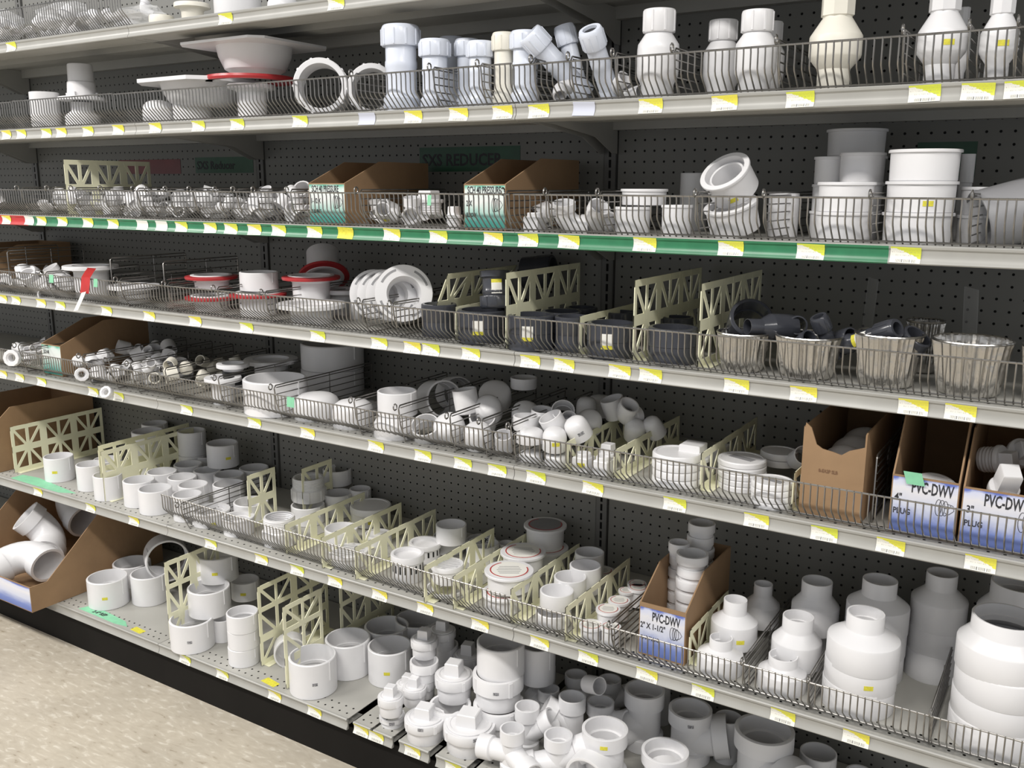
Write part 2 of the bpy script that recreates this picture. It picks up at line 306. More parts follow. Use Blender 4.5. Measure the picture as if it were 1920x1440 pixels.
 ('elbow', (-1.7624, 0.07, 1.2034), 0.0256, 0.05, 'clear bagged white fittings at the far left of the fourth shelf', 'bagged fittings far left', 0, {'axis': (-0.09999999999999998, -0.4, 0.7), 'centre': 1}),
 ('elbow', (-1.7929, 0.04, 1.1668), 0.0255, 0.05, 'clear bagged white fittings at the far left of the fourth shelf', 'bagged fittings far left', 0, {'axis': (-0.3999999999999999, -0.4, 0.9000000000000001), 'centre': 1}),
 ('redflange', (-1.1229, 0.14, 1.2016), 0.0746, 0.0396, 'red ringed closet flange facing up, upper one at the left', None, 0, {}),
 ('redflange', (-1.1024, 0.12, 1.1436), 0.0756, 0.042, 'red ringed closet flange under the upper left one', None, 0, {}),
 ('redflange', (-0.9133, 0.12, 1.1436), 0.0783, 0.0626, 'red ringed closet flange carrying a plain white sleeve', None, 0, {}),
 ('coupling', (-0.9169, 0.13, 1.2096), 0.0522, 0.0509, 'plain white sleeve standing on a red ringed flange', None, 0, {}),
 ('redflange', (-0.7588, 0.17, 1.1886), 0.0787, 0.0687, 'red ringed closet flange with tall white collar, right of the sleeve', None, 0, {}),
 ('hubflange', (-0.6833, 0.09, 1.1436), 0.089, 0.0507, 'wide white closet flange face up in front of the red ringed ones', None, 0, {}),
 ('hubflange', (-0.7243, 0.26, 1.1436), 0.0648, 0.07, 'white closet flange lying far back in the shadow of the leaning one', None, 0, {}),
 ('redflange', (-0.8363, 0.3, 1.269), 0.0726, 0.09, 'closet flange with dark red edge leaning far back on the fourth shelf', None, 0, {'axis': (0.35, -0.35, -0.6), 'centre': 1}),
 ('slotflange', (-0.5028, 0.13, 1.2239), 0.0623, 0.028, 'rearmost of four white slotted flanges standing on edge', 'white slotted flanges standing on edge', 'pipe flange', {'axis': (0.62, -0.7, 0.22), 'centre': 1}),
 ('slotflange', (-0.464, 0.115, 1.2265), 0.0627, 0.028, 'third white slotted flange from the front of the standing four', 'white slotted flanges standing on edge', 'pipe flange', {'axis': (0.62, -0.7, 0.22), 'centre': 1}),
 ('slotflange', (-0.4208, 0.1, 1.2294), 0.0644, 0.028, 'second white slotted flange from the front of the standing four', 'white slotted flanges standing on edge', 'pipe flange', {'axis': (0.62, -0.7, 0.22), 'centre': 1}),
 ('slotflange', (-0.3638, 0.075, 1.2394), 0.0693, 0.028, 'front white slotted flange of the four standing on edge', 'white slotted flanges standing on edge', 'pipe flange', {'axis': (0.62, -0.7, 0.22), 'centre': 1}),
 ('cap', (-0.6283, 0.2, 1.1436), 0.0169, 0.05, 'small white stack just left of the standing slotted flanges', None, 0, {}),
 ('dark', (-0.263, 0.08, 1.1436), 0.041, 0.079, 'dark grey coupling just right of the leaning cream panel', None, 'coupling', {'mat': 'dark'}),
 ('dark', (-0.138, 0.075, 1.1436), 0.0549, 0.0751, 'dark grey coupling with white and yellow label below the tipped one', None, 'coupling', {'mat': 'dark', 'lab': 1}),
 ('dark', (0.0031, 0.06, 1.1436), 0.0514, 0.0763, 'dark grey coupling with small yellow label at the shelf joint', None, 'coupling', {'mat': 'dark', 'lab': 1}),
 ('dark', (0.0302, 0.15, 1.1436), 0.046, 0.0753, 'dark grey coupling set back behind the one at the joint', None, 'coupling', {'mat': 'dark'}),
 ('dark', (0.0909, 0.085, 1.1436), 0.0364, 0.0761, 'dark grey coupling beside the low cream divider', None, 'coupling', {'mat': 'dark'}),
 ('dark', (0.192, 0.07, 1.1436), 0.0493, 0.0721, 'dark grey coupling with yellow label between low and tall cream dividers', None, 'coupling', {'mat': 'dark', 'lab': 1}),
 ('dark', (0.3267, 0.08, 1.1436), 0.049, 0.0726, 'dark grey coupling left of the rightmost cream divider', None, 'coupling', {'mat': 'dark'}),
 ('dark', (0.0324, 0.24, 1.1436), 0.0367, 0.0745, 'dark grey coupling far back by the slotted post', None, 'coupling', {'mat': 'dark'}),
 ('dark', (0.1482, 0.2, 1.1436), 0.0346, 0.0774, 'dark grey coupling behind the yellow labelled one', None, 'coupling', {'mat': 'dark', 'lab': 1}),
 ('dark', (0.2883, 0.2, 1.1436), 0.0327, 0.0761, 'dark grey coupling behind, against the rightmost cream divider', None, 'coupling', {'mat': 'dark'}),
 ('nutcoup', (-0.1115, 0.09, 1.2638), 0.0352, 0.085, 'glossy dark grey union tipped on top of a coupling', None, 'coupling', {'mat': 'dark', 'lab': 1, 'axis': (0.1, -0.1, -0.95), 'centre': 1}),
 ('dark', (-0.2452, 0.3, 1.1436), 0.0407, 0.09, 'dark grey coupling hidden behind the leaning cream panel', None, 'coupling', {'mat': 'dark'}),
 ('dark', (-0.1553, 0.36, 1.2811), 0.0406, 0.08, 'blackish coupling lying on top far back above the tall cream panel', None, 'coupling', {'mat': 'dark', 'axis': (0.9, 0.2, 0.1), 'centre': 1}),
 ('pan', (0.4756, 0.075, 1.1436), 0.052, 0.075, 'foil pan next to the rightmost cream divider, holding the big dark ring', None, 'foil pan', {}),
 ('pan', (0.6003, 0.075, 1.1436), 0.0619, 0.08, 'foil pan second from left with dark fittings just above its rim', None, 'foil pan', {}),
 ('pan', (0.7405, 0.08, 1.1436), 0.06, 0.095, 'ribbed foil pan with a labelled dark fitting sticking out', None, 'foil pan', {}),
 ('pan', (0.8746, 0.085, 1.1436), 0.0658, 0.095, 'widest and empty ribbed foil pan near the right edge', None, 'foil pan', {}),
 ('pan', (0.7751, 0.25, 1.1436), 0.0358, 0.1, 'foil pan half hidden behind the two big ones', None, 'foil pan', {}),
 ('pan', (0.9927, 0.085, 1.1436), 0.044, 0.095, 'foil pan cut by the right edge of the frame', None, 'foil pan', {}),
 ('dark', (0.469, 0.12, 1.2257), 0.0413, 0.07, 'big dark grey ring fitting heaped over the first foil pan', None, 'coupling', {'mat': 'dark', 'axis': (0.3, -0.55, 0.45), 'centre': 1}),
 ('reducer', (0.523, 0.085, 1.2314), 0.0256, 0.1, 'dark grey reducer with round mouth facing out of the first pan', None, 'coupling', {'mat': 'dark', 'rt': 0.6, 'axis': (-0.62, -0.72, 0.05), 'centre': 1}),
 ('dark', (0.5575, 0.13, 1.2297), 0.0186, 0.06, 'dark grey fitting with white tag between first and second pan', None, 'coupling', {'mat': 'dark', 'lab': 1, 'axis': (0.4, -0.8, 0.2), 'centre': 1}),
 ('nutcoup', (0.6287, 0.09, 1.2204), 0.0169, 0.09, 'dark grey fitting standing in the second foil pan', None, 'coupling', {'mat': 'dark', 'axis': (-0.3, -0.3, 0.8), 'centre': 1}),
 ('dark', (0.6486, 0.11, 1.2155), 0.017, 0.06, 'dark grey fitting lying behind the standing one in the second pan', None, 'coupling', {'mat': 'dark', 'axis': (0.7, -0.5, 0.3), 'centre': 1}),
 ('elbow', (0.5928, 0.08, 1.2084), 0.0171, 0.06, 'dark elbow low in the second foil pan', None, 'coupling', {'mat': 'dark', 'axis': (0.5, -0.3, 0.3), 'centre': 1}),
 ('nutcoup', (0.7071, 0.075, 1.2294), 0.0193, 0.12, 'dark grey union with white and yellow label leaning from the third pan', None, 'coupling', {'mat': 'dark', 'lab': 1, 'axis': (0.75, -0.35, 0.35), 'centre': 1}),
 ('dark', (0.7718, 0.085, 1.2146), 0.0267, 0.06, 'dark grey round fitting at the right side of the third pan', None, 'coupling', {'mat': 'dark', 'axis': (0.5, -0.2, 0.7), 'centre': 1}),
 ('nutfit', (-1.8863, -0.035, 0.9456), 0.0275, 0.028, 'white threaded nut hung on the wire, leftmost of three', None, 'nut', {'axis': (0.45, -0.85, 0.1), 'centre': 1}),
 ('nutfit', (-1.5248, -0.035, 0.9313), 0.021, 0.03, 'white threaded nut hung on the wire, middle of three', None, 'nut', {'axis': (0.85, -0.45, 0.15), 'centre': 1}),
 ('nutfit', (-1.4108, -0.03, 0.8863), 0.0191, 0.028, 'dusty white threaded nut hung lowest, over the price rail', None, 'nut', {'axis': (0.3, -0.8, 0.45), 'centre': 1}),
 ('hubflange', (-1.0315, 0.12, 0.907), 0.0464, 0.0862, 'white lidded ring with black band, left of the large open cylinder', None, 0, {'band': 1}),
 ('hubflange', (-1.0188, 0.07, 0.887), 0.0515, 0.0753, 'white flange low behind the wire under the black banded one', None, 0, {}),
 ('hubflange', (-1.0251, 0.26, 0.887), 0.0801, 0.0987, 'grey white flange at the back left of the tall grey pipe', None, 0, {}),
 ('coupling', (-0.8533, 0.34, 0.887), 0.0925, 0.0761, 'large grey white pipe sleeve at the back, lower of two', None, 0, {}),
 ('coupling', (-0.852, 0.341, 0.9635), 0.0925, 0.0761, 'large grey white pipe sleeve at the back, upper of two', None, 0, {}),
 ('coupling', (-0.8209, 0.08, 0.887), 0.0862, 0.0946, 'large open white coupling standing behind the wire at centre left', None, 0, {}),
 ('cap', (-0.6823, 0.0928, 0.887), 0.0608, 0.0666, 'domed white cap with green note stuck in front of it', None, 0, {}),
 ('cap', (-0.5421, 0.08, 0.887), 0.0533, 0.0686, 'domed white cap right of the one with the green note', None, 0, {}),
 ('cap', (-0.6228, 0.2, 0.887), 0.0516, 0.0286, 'domed white cap set back behind the wire divider', None, 0, {}),
 ('cap', (-0.3863, 0.06, 0.887), 0.054, 0.0527, 'white cap carrying an upright open coupling', None, 0, {}),
 ('coupling', (-0.3909, 0.075, 0.939), 0.0494, 0.0592, 'open white coupling standing on top of a cap', None, 0, {}),
 ('coupling', (-0.3575, 0.2, 0.9564), 0.0482, 0.09, 'grey white coupling lying with its mouth toward the aisle', None, 0, {'axis': (0.8, -0.5, 0.2), 'centre': 1}),
 ('coupling', (-0.3784, 0.3, 0.9505), 0.0443, 0.06, 'grey white coupling lying behind the one with its mouth out', None, 0, {'axis': (0.8, -0.5, 0.2), 'centre': 1}),
 ('cup', (-0.2144, 0.12, 0.9846), 0.0297, 0.06, 'white cup tipped left behind the wire dividers', None, 0, {'axis': (-0.15, -0.05, 0.9), 'centre': 1}),
 ('cap', (-0.1964, 0.22, 0.9837), 0.0414, 0.05, 'domed grey cap lying at the back, left of the raised cup', None, 0, {'axis': (0.2, -0.35, 0.6), 'centre': 1}),
 ('cap', (-0.1642, 0.14, 0.9698), 0.0335, 0.05, 'domed white cap lying in front of the grey domed one', None, 0, {'axis': (0.2, -0.45, 0.6), 'centre': 1}),
 ('cup', (-0.1428, 0.27, 0.997), 0.0334, 0.0291, 'dim white cup perched highest at the back of the fifth shelf', None, 0, {}),
 ('coupling', (-0.2859, 0.055, 0.914), 0.0348, 0.05, 'white coupling lying under the wire dividers, left', None, 0, {'axis': (0.2, -0.5, 0.7), 'centre': 1}),
 ('cap', (-0.2371, 0.08, 0.9261), 0.0386, 0.05, 'white cap behind wire, third bin from the shelf joint', None, 0, {'axis': (0.1, -0.5, 0.8), 'centre': 1}),
 ('cap', (-0.1397, 0.06, 0.9251), 0.0337, 0.055, 'white cap behind wire, second bin from the shelf joint', None, 0, {'axis': (0.1, -0.3, 0.9), 'centre': 1}),
 ('cup', (-0.1731, 0.13, 0.9376), 0.0322, 0.05, 'white cup lying across the second bin from the joint', None, 0, {'axis': (0.3, -0.5, 0.6), 'centre': 1}),
 ('cup', (-0.0671, 0.06, 0.9168), 0.0209, 0.05, 'small white cup squeezed in the bin at the shelf joint', None, 0, {'axis': (0.2, -0.4, 0.9), 'centre': 1}),
 ('cap', (-0.0769, 0.17, 0.9621), 0.0332, 0.05, 'white cap lying on the wires just above the shelf joint', None, 0, {'axis': (0.2, -0.3, 0.8), 'centre': 1}),
 ('cap', (0.0061, 0.0597, 0.887), 0.0277, 0.0231, 'white cap at the bottom front corner of the cap pile', None, 0, {}),
 ('cap', (0.0087, 0.05, 0.932), 0.031, 0.0339, 'bright domed cap in front of the open cup, cap pile left', None, 0, {}),
 ('cup', (-0.0255, 0.09, 0.947), 0.0305, 0.0336, 'open white cup at the left end of the cap pile', None, 0, {}),
 ('cap', (0.0725, 0.0585, 0.887), 0.0265, 0.0291, 'white cap at the bottom front, against the cream divider', None, 0, {}),
 ('cap', (0.0719, 0.05, 0.9501), 0.0271, 0.05, 'white cap with yellow sticker near the cream divider', None, 0, {'stk': 2, 'axis': (0.1, -0.15, 0.95), 'centre': 1}),
 ('cup', (-0.0077, 0.13, 0.9657), 0.026, 0.05, 'white cup with print set behind the left open cup', None, 0, {'prt': 1, 'axis': (0.1, -0.1, 0.95), 'centre': 1}),
 ('cup', (0.049, 0.09, 0.9685), 0.0276, 0.05, 'white cup leaning left in the middle of the cap pile', None, 0, {'axis': (-0.3, -0.35, 0.8), 'centre': 1}),
 ('cap', (0.1113, 0.08, 0.9734), 0.0271, 0.05, 'printed white cap lying on the cream divider side of the pile', None, 0, {'prt': 1, 'axis': (-0.2, -0.4, 0.7), 'centre': 1}),
 ('coupling', (0.0416, 0.14, 0.9805), 0.0269, 0.05, 'white ring leaning back at the top of the cap pile', None, 0, {'axis': (0.3, -0.5, 0.5), 'centre': 1}),
 ('cup', (0.0652, 0.12, 0.9729), 0.0193, 0.04, 'small white ring facing right within the cap pile', None, 0, {'axis': (0.5, -0.55, 0.5), 'centre': 1}),
 ('cap', (0.0357, 0.27, 0.947), 0.0252, 0.0501, 'dim white cap at the back left of the far pile', None, 0, {}),
 ('cap', (0.0366, 0.34, 0.937), 0.0324, 0.0522, 'dimmest white cap in the far corner behind the pile', None, 0, {}),
 ('cap', (0.09, 0.18, 0.9635), 0.0296, 0.045, 'white cap behind, half under the dim back cap', None, 0, {'axis': (0.2, -0.4, 0.7), 'centre': 1}),
 ('cup', (0.1241, 0.24, 0.9874), 0.0274, 0.05, 'dim white cup above the first cream divider', None, 0, {'axis': (-0.2, -0.2, 0.8), 'centre': 1}),
 ('elbow', (0.1718, 0.22, 0.9852), 0.0232, 0.06, 'white elbow resting on the back end of the first cream divider', None, 0, {'axis': (0.4, -0.2, 0.6), 'centre': 1}),
 ('cap', (0.1864, 0.22, 0.9493), 0.0245, 0.05, 'white cap between first and second cream dividers, at the back', None, 0, {'axis': (0.2, -0.4, 0.6), 'centre': 1}),
 ('cap', (0.2236, 0.24, 0.9566), 0.022, 0.05, 'white cap behind the second cream divider', None, 0, {'axis': (-0.2, -0.4, 0.6), 'centre': 1}),
 ('boxfit', (0.1418, 0.0548, 0.887), 0.0228, 0.0407, 'small square white fitting with yellow sticker between cream dividers', None, 0, {'stk': 1}),
 ('boxfit', (0.1905, 0.0532, 0.887), 0.0212, 0.0407, 'small square white fitting against the second cream divider', None, 0, {}),
 ('plug', (0.1737, 0.11, 0.887), 0.0228, 0.0532, 'white plug behind the two square fittings', None, 0, {}),
 ('disc', (0.3458, 0.088, 0.887), 0.0521, 0.0165, 'lowest white knockout cap of the stack under the square plug', None, 0, {}),
 ('disc', (0.3457, 0.088, 0.904), 0.0515, 0.0165, 'second white knockout cap of the stack under the square plug', None, 0, {}),
 ('disc', (0.3443, 0.088, 0.921), 0.0519, 0.0165, 'third white knockout cap of the stack under the square plug', None, 0, {}),
 ('disc', (0.3442, 0.088, 0.938), 0.0513, 0.0165, 'topmost white knockout cap of the stack under the square plug', None, 0, {}),
 ('plugsq', (0.3662, 0.12, 0.932), 0.0373, 0.0357, 'white square plug head standing on the round stack', None, 0, {}),
 ('plugsq', (0.3802, 0.26, 0.887), 0.025, 0.0462, 'grey square plug head in the shadow behind the third cream divider', None, 0, {}),
 ('disc', (0.4701, 0.135, 0.887), 0.0496, 0.012, 'lowest slotted white disc of the back stack near the kraft box', None, 0, {'slot': 0}),
 ('disc', (0.47, 0.135, 0.8995), 0.049, 0.012, 'second slotted white disc of the back stack near the kraft box', None, 0, {'slot': 0}),
 ('disc', (0.4687, 0.135, 0.912), 0.0495, 0.012, 'third slotted white disc of the back stack near the kraft box', None, 0, {'slot': 0}),
 ('disc', (0.4686, 0.135, 0.9245), 0.0489, 0.012, 'fourth slotted white disc of the back stack near the kraft box', None, 0, {'slot': 0}),
 ('disc', (0.4673, 0.135, 0.937), 0.0494, 0.012, 'topmost slotted white disc of the back stack near the kraft box', None, 0, {'slot': 1}),
 ('disc', (0.5557, 0.06, 0.887), 0.0409, 0.012, 'lowest white disc of the low front stack beside the kraft box', None, 0, {'slot': 0}),
 ('disc', (0.5554, 0.06, 0.8995), 0.0404, 0.012, 'second white disc of the low front stack beside the kraft box', None, 0, {'slot': 0}),
 ('disc', (0.5541, 0.06, 0.912), 0.0408, 0.012, 'third white disc of the low front stack beside the kraft box', None, 0, {'slot': 0}),
 ('disc', (0.5538, 0.06, 0.9245), 0.0403, 0.012, 'topmost white disc of the low front stack beside the kraft box', None, 0, {'slot': 1}),
 ('disc', (0.5151, 0.24, 0.917), 0.0396, 0.014, 'lower white disc at the back against the kraft box', None, 0, {}),
 ('disc', (0.5141, 0.24, 0.932), 0.0395, 0.014, 'upper white disc at the back against the kraft box', None, 0, {}),
 ('coupling', (0.568, 0.2, 0.9486), 0.0198, 0.05, 'dim white ring leaning by the left side of the kraft box', None, 0, {'axis': (0.4, -0.6, 0.4), 'centre': 1}),
 ('cap', (0.6714, 0.125, 0.9606), 0.0475, 0.07, 'large white cap leaning in the torn kraft box, front', None, 0, {'axis': (0.15, -0.8, 0.55), 'centre': 1}),
 ('cap', (0.6749, 0.2, 0.9615), 0.0491, 0.07, 'large white cap leaning in the torn kraft box, middle', None, 0, {'axis': (0.15, -0.8, 0.55), 'centre': 1}),
 ('cap', (0.6808, 0.27, 0.963), 0.0505, 0.07, 'large white cap leaning in the torn kraft box, back', None, 0, {'axis': (0.15, -0.8, 0.55), 'centre': 1}),
 ('disc', (0.8392, 0.1, 0.9632), 0.0368, 0.012, 'white plug disc rising from the left blue printed carton', None, 0, {'axis': (0.15, -0.25, 0.93), 'centre': 1}),
 ('plugsq', (0.9524, 0.07, 1.0006), 0.0257, 0.06, 'square headed white plug lying in the right blue carton, front', None, 0, {'axis': (0.2, -0.5, 0.8), 'centre': 1}),
 ('plug', (0.9297, 0.17, 1.0107), 0.0272, 0.06, 'white plug on its side at the back of the right blue carton', None, 0, {'axis': (0.9, -0.3, 0.2), 'centre': 1}),
 ('plug', (0.9635, 0.2, 1.0207), 0.0273, 0.06, 'white plug at the back right of the right blue carton', None, 0, {'axis': (0.4, -0.6, 0.5), 'centre': 1}),
 ('coupling', (-1.9072, 0.0941, 0.4983), 0.0478, 0.0835, 'white coupling with yellow sticker in front of the grey cream lattice', None, 'coupling', {'stk': 1}),
 ('coupling', (-1.7265, 0.0929, 0.4983), 0.0445, 0.0852, 'white coupling second from the left on the sixth shelf', None, 'coupling', {}),
 ('coupling', (-1.5936, 0.0652, 0.4983), 0.0446, 0.0792, 'white coupling partly behind the front cream divider', None, 'coupling', {}),
 ('coupling', (-1.759, 0.18, 0.4983), 0.046, 0.0748, 'white coupling set back behind the two at the left', None, 'coupling', {}),
 ('coupling', (-1.6856, 0.29, 0.4983), 0.0523, 0.0802, 'dim white coupling at the back left, lower of a pair', None, 'coupling', {}),
 ('coupling', (-1.6843, 0.291, 0.5789), 0.0523, 0.0802, 'dim white coupling at the back left, upper of a pair', None, 'coupling', {}),
 ('coupling', (-1.7722, 0.385, 0.4983), 0.045, 0.0776, 'dimmest white coupling in the far back corner, lower', None, 'coupling', {}),
 ('coupling', (-1.7709, 0.386, 0.5763), 0.045, 0.0776, 'dimmest white coupling in the far back corner, upper', None, 'coupling', {}),
 ('coupling', (-1.5413, 0.36, 0.4983), 0.0472, 0.0834, 'dim white coupling under the taller one by the panel', None, 'coupling', {}),
 ('coupling', (-1.54, 0.361, 0.5822), 0.0472, 0.0834, 'dim white coupling at the back, tall against the panel', None, 'coupling', {}),
 ('coupling', (-1.4557, 0.0806, 0.4983), 0.0483, 0.0813, 'white coupling at the front just right of the cream divider', None, 'coupling', {}),
 ('coupling', (-1.3571, 0.0662, 0.4983), 0.0502, 0.0751, 'white ribbed coupling at the very front left of the wire', None, 'coupling', {}),
 ('coupling', (-1.4773, 0.1836, 0.4983), 0.0474, 0.078, 'white coupling in the second row behind the front pair', None, 'coupling', {}),
 ('coupling', (-1.3749, 0.1821, 0.4983), 0.0454, 0.078, 'white coupling in the middle of the cluster', None, 'coupling', {}),
 ('coupling', (-1.4718, 0.2837, 0.4983), 0.046, 0.078, 'white coupling in the cluster, third row left', None, 'coupling', {}),
 ('coupling', (-1.3637, 0.2743, 0.4983), 0.0446, 0.078, 'white coupling in the cluster, third row right under the raised one', None, 'coupling', {}),
 ('coupling', (-1.2815, 0.1488, 0.4983), 0.0453, 0.078, 'white coupling in the cluster, second row from the wire', None, 'coupling', {}),
 ('coupling', (-1.2682, 0.2815, 0.4983), 0.0486, 0.078, 'white coupling in the cluster, right, third row', None, 'coupling', {}),
 ('coupling', (-1.194, 0.2141, 0.4983), 0.0486, 0.078, 'white coupling in the cluster, right, beside the wire divider', None, 'coupling', {}),
 ('coupling', (-1.2202, 0.0767, 0.4983), 0.0436, 0.078, 'white coupling at the left end of the wire fence, half behind it', None, 'coupling', {}),
 ('coupling', (-1.256, 0.3762, 0.4983), 0.0478, 0.078, 'white coupling at the back by the slotted post', None, 'coupling', {}),
 ('coupling', (-1.5081, 0.3867, 0.4983), 0.0436, 0.078, 'white coupling at the back row behind the raised one', None, 'coupling', {}),
 ('coupling', (-1.3569, 0.336, 0.5773), 0.0514, 0.078, 'white coupling with yellow sticker raised on top of the cluster', None, 'coupling', {'stk': 1}),
 ('bushing', (-1.1303, 0.086, 0.4983), 0.058, 0.0441, 'white threaded adapter first behind the wire, with yellow sticker', None, 0, {'stk': 1, 'rb': 0.9}),
 ('bushing', (-0.9964, 0.075, 0.4983), 0.047, 0.0516, 'white adapter second behind the wire', None, 0, {'rb': 0.9}),
 ('coupling', (-1.0573, 0.1793, 0.4983), 0.0519, 0.055, 'white coupling behind the short cream panel', None, 'coupling', {}),
 ('thread', (-0.8362, 0.0828, 0.4983), 0.0478, 0.0803, 'white threaded adapter standing right behind the wire', None, 0, {'rt': 0.9}),
 ('coupling', (-0.8918, 0.2521, 0.4983), 0.0501, 0.055, 'lower white coupling of the tall stack by the cream panel', None, 'coupling', {}),
 ('thread', (-0.921, 0.2882, 0.5533), 0.0519, 0.072, 'upper white adapter of the tall stack by the cream panel', None, 0, {}),
 ('coupling', (-0.8587, 0.3489, 0.4983), 0.0442, 0.07, 'lower white coupling behind the tall stack', None, 'coupling', {}),
 ('coupling', (-0.9217, 0.4171, 0.5683), 0.0449, 0.05, 'upper grey rimmed coupling behind the tall stack', None, 'coupling', {}),
 ('coupling', (-0.8126, 0.4, 0.4983), 0.0333, 0.0781, 'small grey coupling at the back by the peg panel', None, 'coupling', {}),
 ('disc', (-0.7122, 0.3315, 0.5433), 0.0613, 0.02, 'grey lid lying on the white tub', None, 0, {}),
 ('cup', (-0.7249, 0.3425, 0.4983), 0.0582, 0.045, 'white tub with yellow sticker behind the lattice dividers', None, 0, {'stk': 1}),
 ('cup', (-0.683, 0.1699, 0.4983), 0.0468, 0.05, 'white tub seen through the first long cream lattice', None, 0, {}),
 ('strainer', (-0.5742, 0.0805, 0.4983), 0.0525, 0.0377, 'white slotted drain strainer lying in the wire bin at left', None, 'drain strainer', {}),
 ('disc', (-0.6018, 0.233, 0.4983), 0.0388, 0.03, 'white cap half hidden between two cream lattices', None, 0, {}),
 ('strainer', (-0.3799, 0.0884, 0.4983), 0.0439, 0.07, 'white drain strainer with slots round its side', None, 'drain strainer', {'side': 1}),
 ('strainer', (-0.4192, 0.2133, 0.4983), 0.0445, 0.05, 'white strainer cup behind the side slotted one', None, 'drain strainer', {'side': 1}),
 ('coupling', (-0.368, 0.2645, 0.5433), 0.0419, 0.05, 'white coupling raised at the back of the strainer bin', None, 'coupling', {}),
 ('coupling', (-0.4006, 0.2988, 0.4983), 0.0443, 0.045, 'white coupling at the back of the strainer bin under the raised one', None, 'coupling', {}),
 ('cup', (-0.2519, 0.0781, 0.4983), 0.0501, 0.0102, 'white base cup under the slotted strainer', None, 0, {}),
 ('strainer', (-0.2388, 0.0691, 0.5333), 0.0408, 0.045, 'white strainer with diagonal slots on its top', None, 'drain strainer', {}),
 ('coupling', (-0.2825, 0.2909, 0.4983), 0.0448, 0.05, 'white coupling with black handwritten number inside its rim', None, 'coupling', {'hand': 1}),
 ('coupling', (-0.2408, 0.3466, 0.4983), 0.022, 0.04, 'white coupling hidden behind the handwritten one', None, 'coupling', {}),
 ('coupling', (-0.3159, 0.3327, 0.4983), 0.0414, 0.04, 'white coupling behind the lattice right of the strainers', None, 'coupling', {}),
 ('lidded', (-0.0803, 0.0821, 0.4983), 0.0541, 0.0395, 'lidded white flange adapter at the bottom front, label hidden below another', None, 'floor flange', {}),
 ('lidded', (-0.0695, 0.0876, 0.5483), 0.0596, 0.0453, 'lidded white flange adapter with red edged label, frontmost', None, 'floor flange', {}),
 ('lidded', (-0.1086, 0.2165, 0.5283), 0.0582, 0.06, 'lidded white flange adapter with red edged label, middle one', None, 'floor flange', {}),
 ('lidded', (-0.1093, 0.3376, 0.4983), 0.0579, 0.06, 'lidded white flange adapter at the back, lower of two', None, 'floor flange', {}),
 ('lidded', (-0.1234, 0.3536, 0.5583), 0.0574, 0.055, 'lidded white flange adapter at the back, dark label on top', None, 'floor flange', {'darklid': 1}),
 ('cup', (0.0638, 0.0694, 0.4983), 0.0414, 0.0321, 'white cup at the bottom front beside the fence joint', None, 0, {}),
 ('cup', (0.0736, 0.0671, 0.5433), 0.0391, 0.0414, 'bright open cup raised on the front one', None, 0, {}),
 ('cup', (0.0686, 0.1404, 0.5283), 0.0387, 0.062, 'open white cup second in the row of four', None, 0, {}),
 ('cup', (0.0759, 0.2039, 0.5283), 0.0387, 0.07, 'open white cup third in the row of four', None, 0, {}),
 ('cup', (0.0465, 0.2817, 0.5233), 0.0367, 0.075, 'open white cup last in the row of four', None, 0, {}),
 ('lidded', (0.0634, 0.3205, 0.4983), 0.0314, 0.04, 'small lidded flange at the back behind the row of cups', None, 'floor flange', {}),
 ('lidded', (0.1697, 0.0558, 0.4983), 0.0278, 0.0316, 'small white lidded fitting at the front, lowest', None, 'floor flange', {}),
 ('lidded', (0.1879, 0.1031, 0.5083), 0.0285, 0.045, 'small white lidded fitting with round label, front of its heap', None, 'floor flange', {}),
 ('lidded', (0.1892, 0.1576, 0.5083), 0.026, 0.045, 'small white lidded fitting with round label, second in its heap', None, 'floor flange', {}),
 ('lidded', (0.1758, 0.2258, 0.5033), 0.0197, 0.045, 'small white lidded fitting with yellow mark, left in its heap', None, 'floor flange', {}),
 ('lidded', (0.1972, 0.2457, 0.5083), 0.0248, 0.045, 'small white lidded fitting, right in its heap', None, 'floor flange', {}),
 ('lidded', (0.1854, 0.2653, 0.5083), 0.0237, 0.045, 'small white lidded fitting at the back of its heap', None, 'floor flange', {}),
 ('lidded', (0.2206, 0.051, 0.4983), 0.023, 0.043, 'small white lidded fitting low behind the wire divider', None, 'floor flange', {}),
 ('step', (0.3554, 0.175, 0.4983), 0.0357, 0.0288, 'lowest ringed bushing of the front stack in the blue carton', None, 'bushing', {'rt': 0.86}),
 ('step', (0.3567, 0.176, 0.5272), 0.0357, 0.0288, 'second ringed bushing of the front stack in the blue carton', None, 'bushing', {'rt': 0.86}),
 ('step', (0.358, 0.175, 0.5562), 0.0357, 0.0288, 'third ringed bushing of the front stack in the blue carton', None, 'bushing', {'rt': 0.86}),
 ('step', (0.3554, 0.176, 0.5851), 0.0357, 0.0288, 'fourth ringed bushing of the front stack in the blue carton', None, 'bushing', {'rt': 0.86}),
 ('step', (0.3567, 0.175, 0.614), 0.0357, 0.0288, 'fifth ringed bushing of the front stack in the blue carton', None, 'bushing', {'rt': 0.86}),
 ('step', (0.358, 0.176, 0.6429), 0.0357, 0.0288, 'sixth ringed bushing of the front stack in the blue carton', None, 'bushing', {'rt': 0.86}),
 ('step', (0.3554, 0.175, 0.6719), 0.0357, 0.0288, 'topmost ringed bushing of the front stack in the blue carton', None, 'bushing', {'rt': 0.86}),
 ('step', (0.3119, 0.205, 0.4983), 0.024, 0.0297, 'lowest ringed bushing of the left stack in the blue carton', None, 'bushing', {'rt': 0.86}),
 ('step', (0.3132, 0.206, 0.5281), 0.024, 0.0297, 'second ringed bushing of the left stack in the blue carton', None, 'bushing', {'rt': 0.86}),
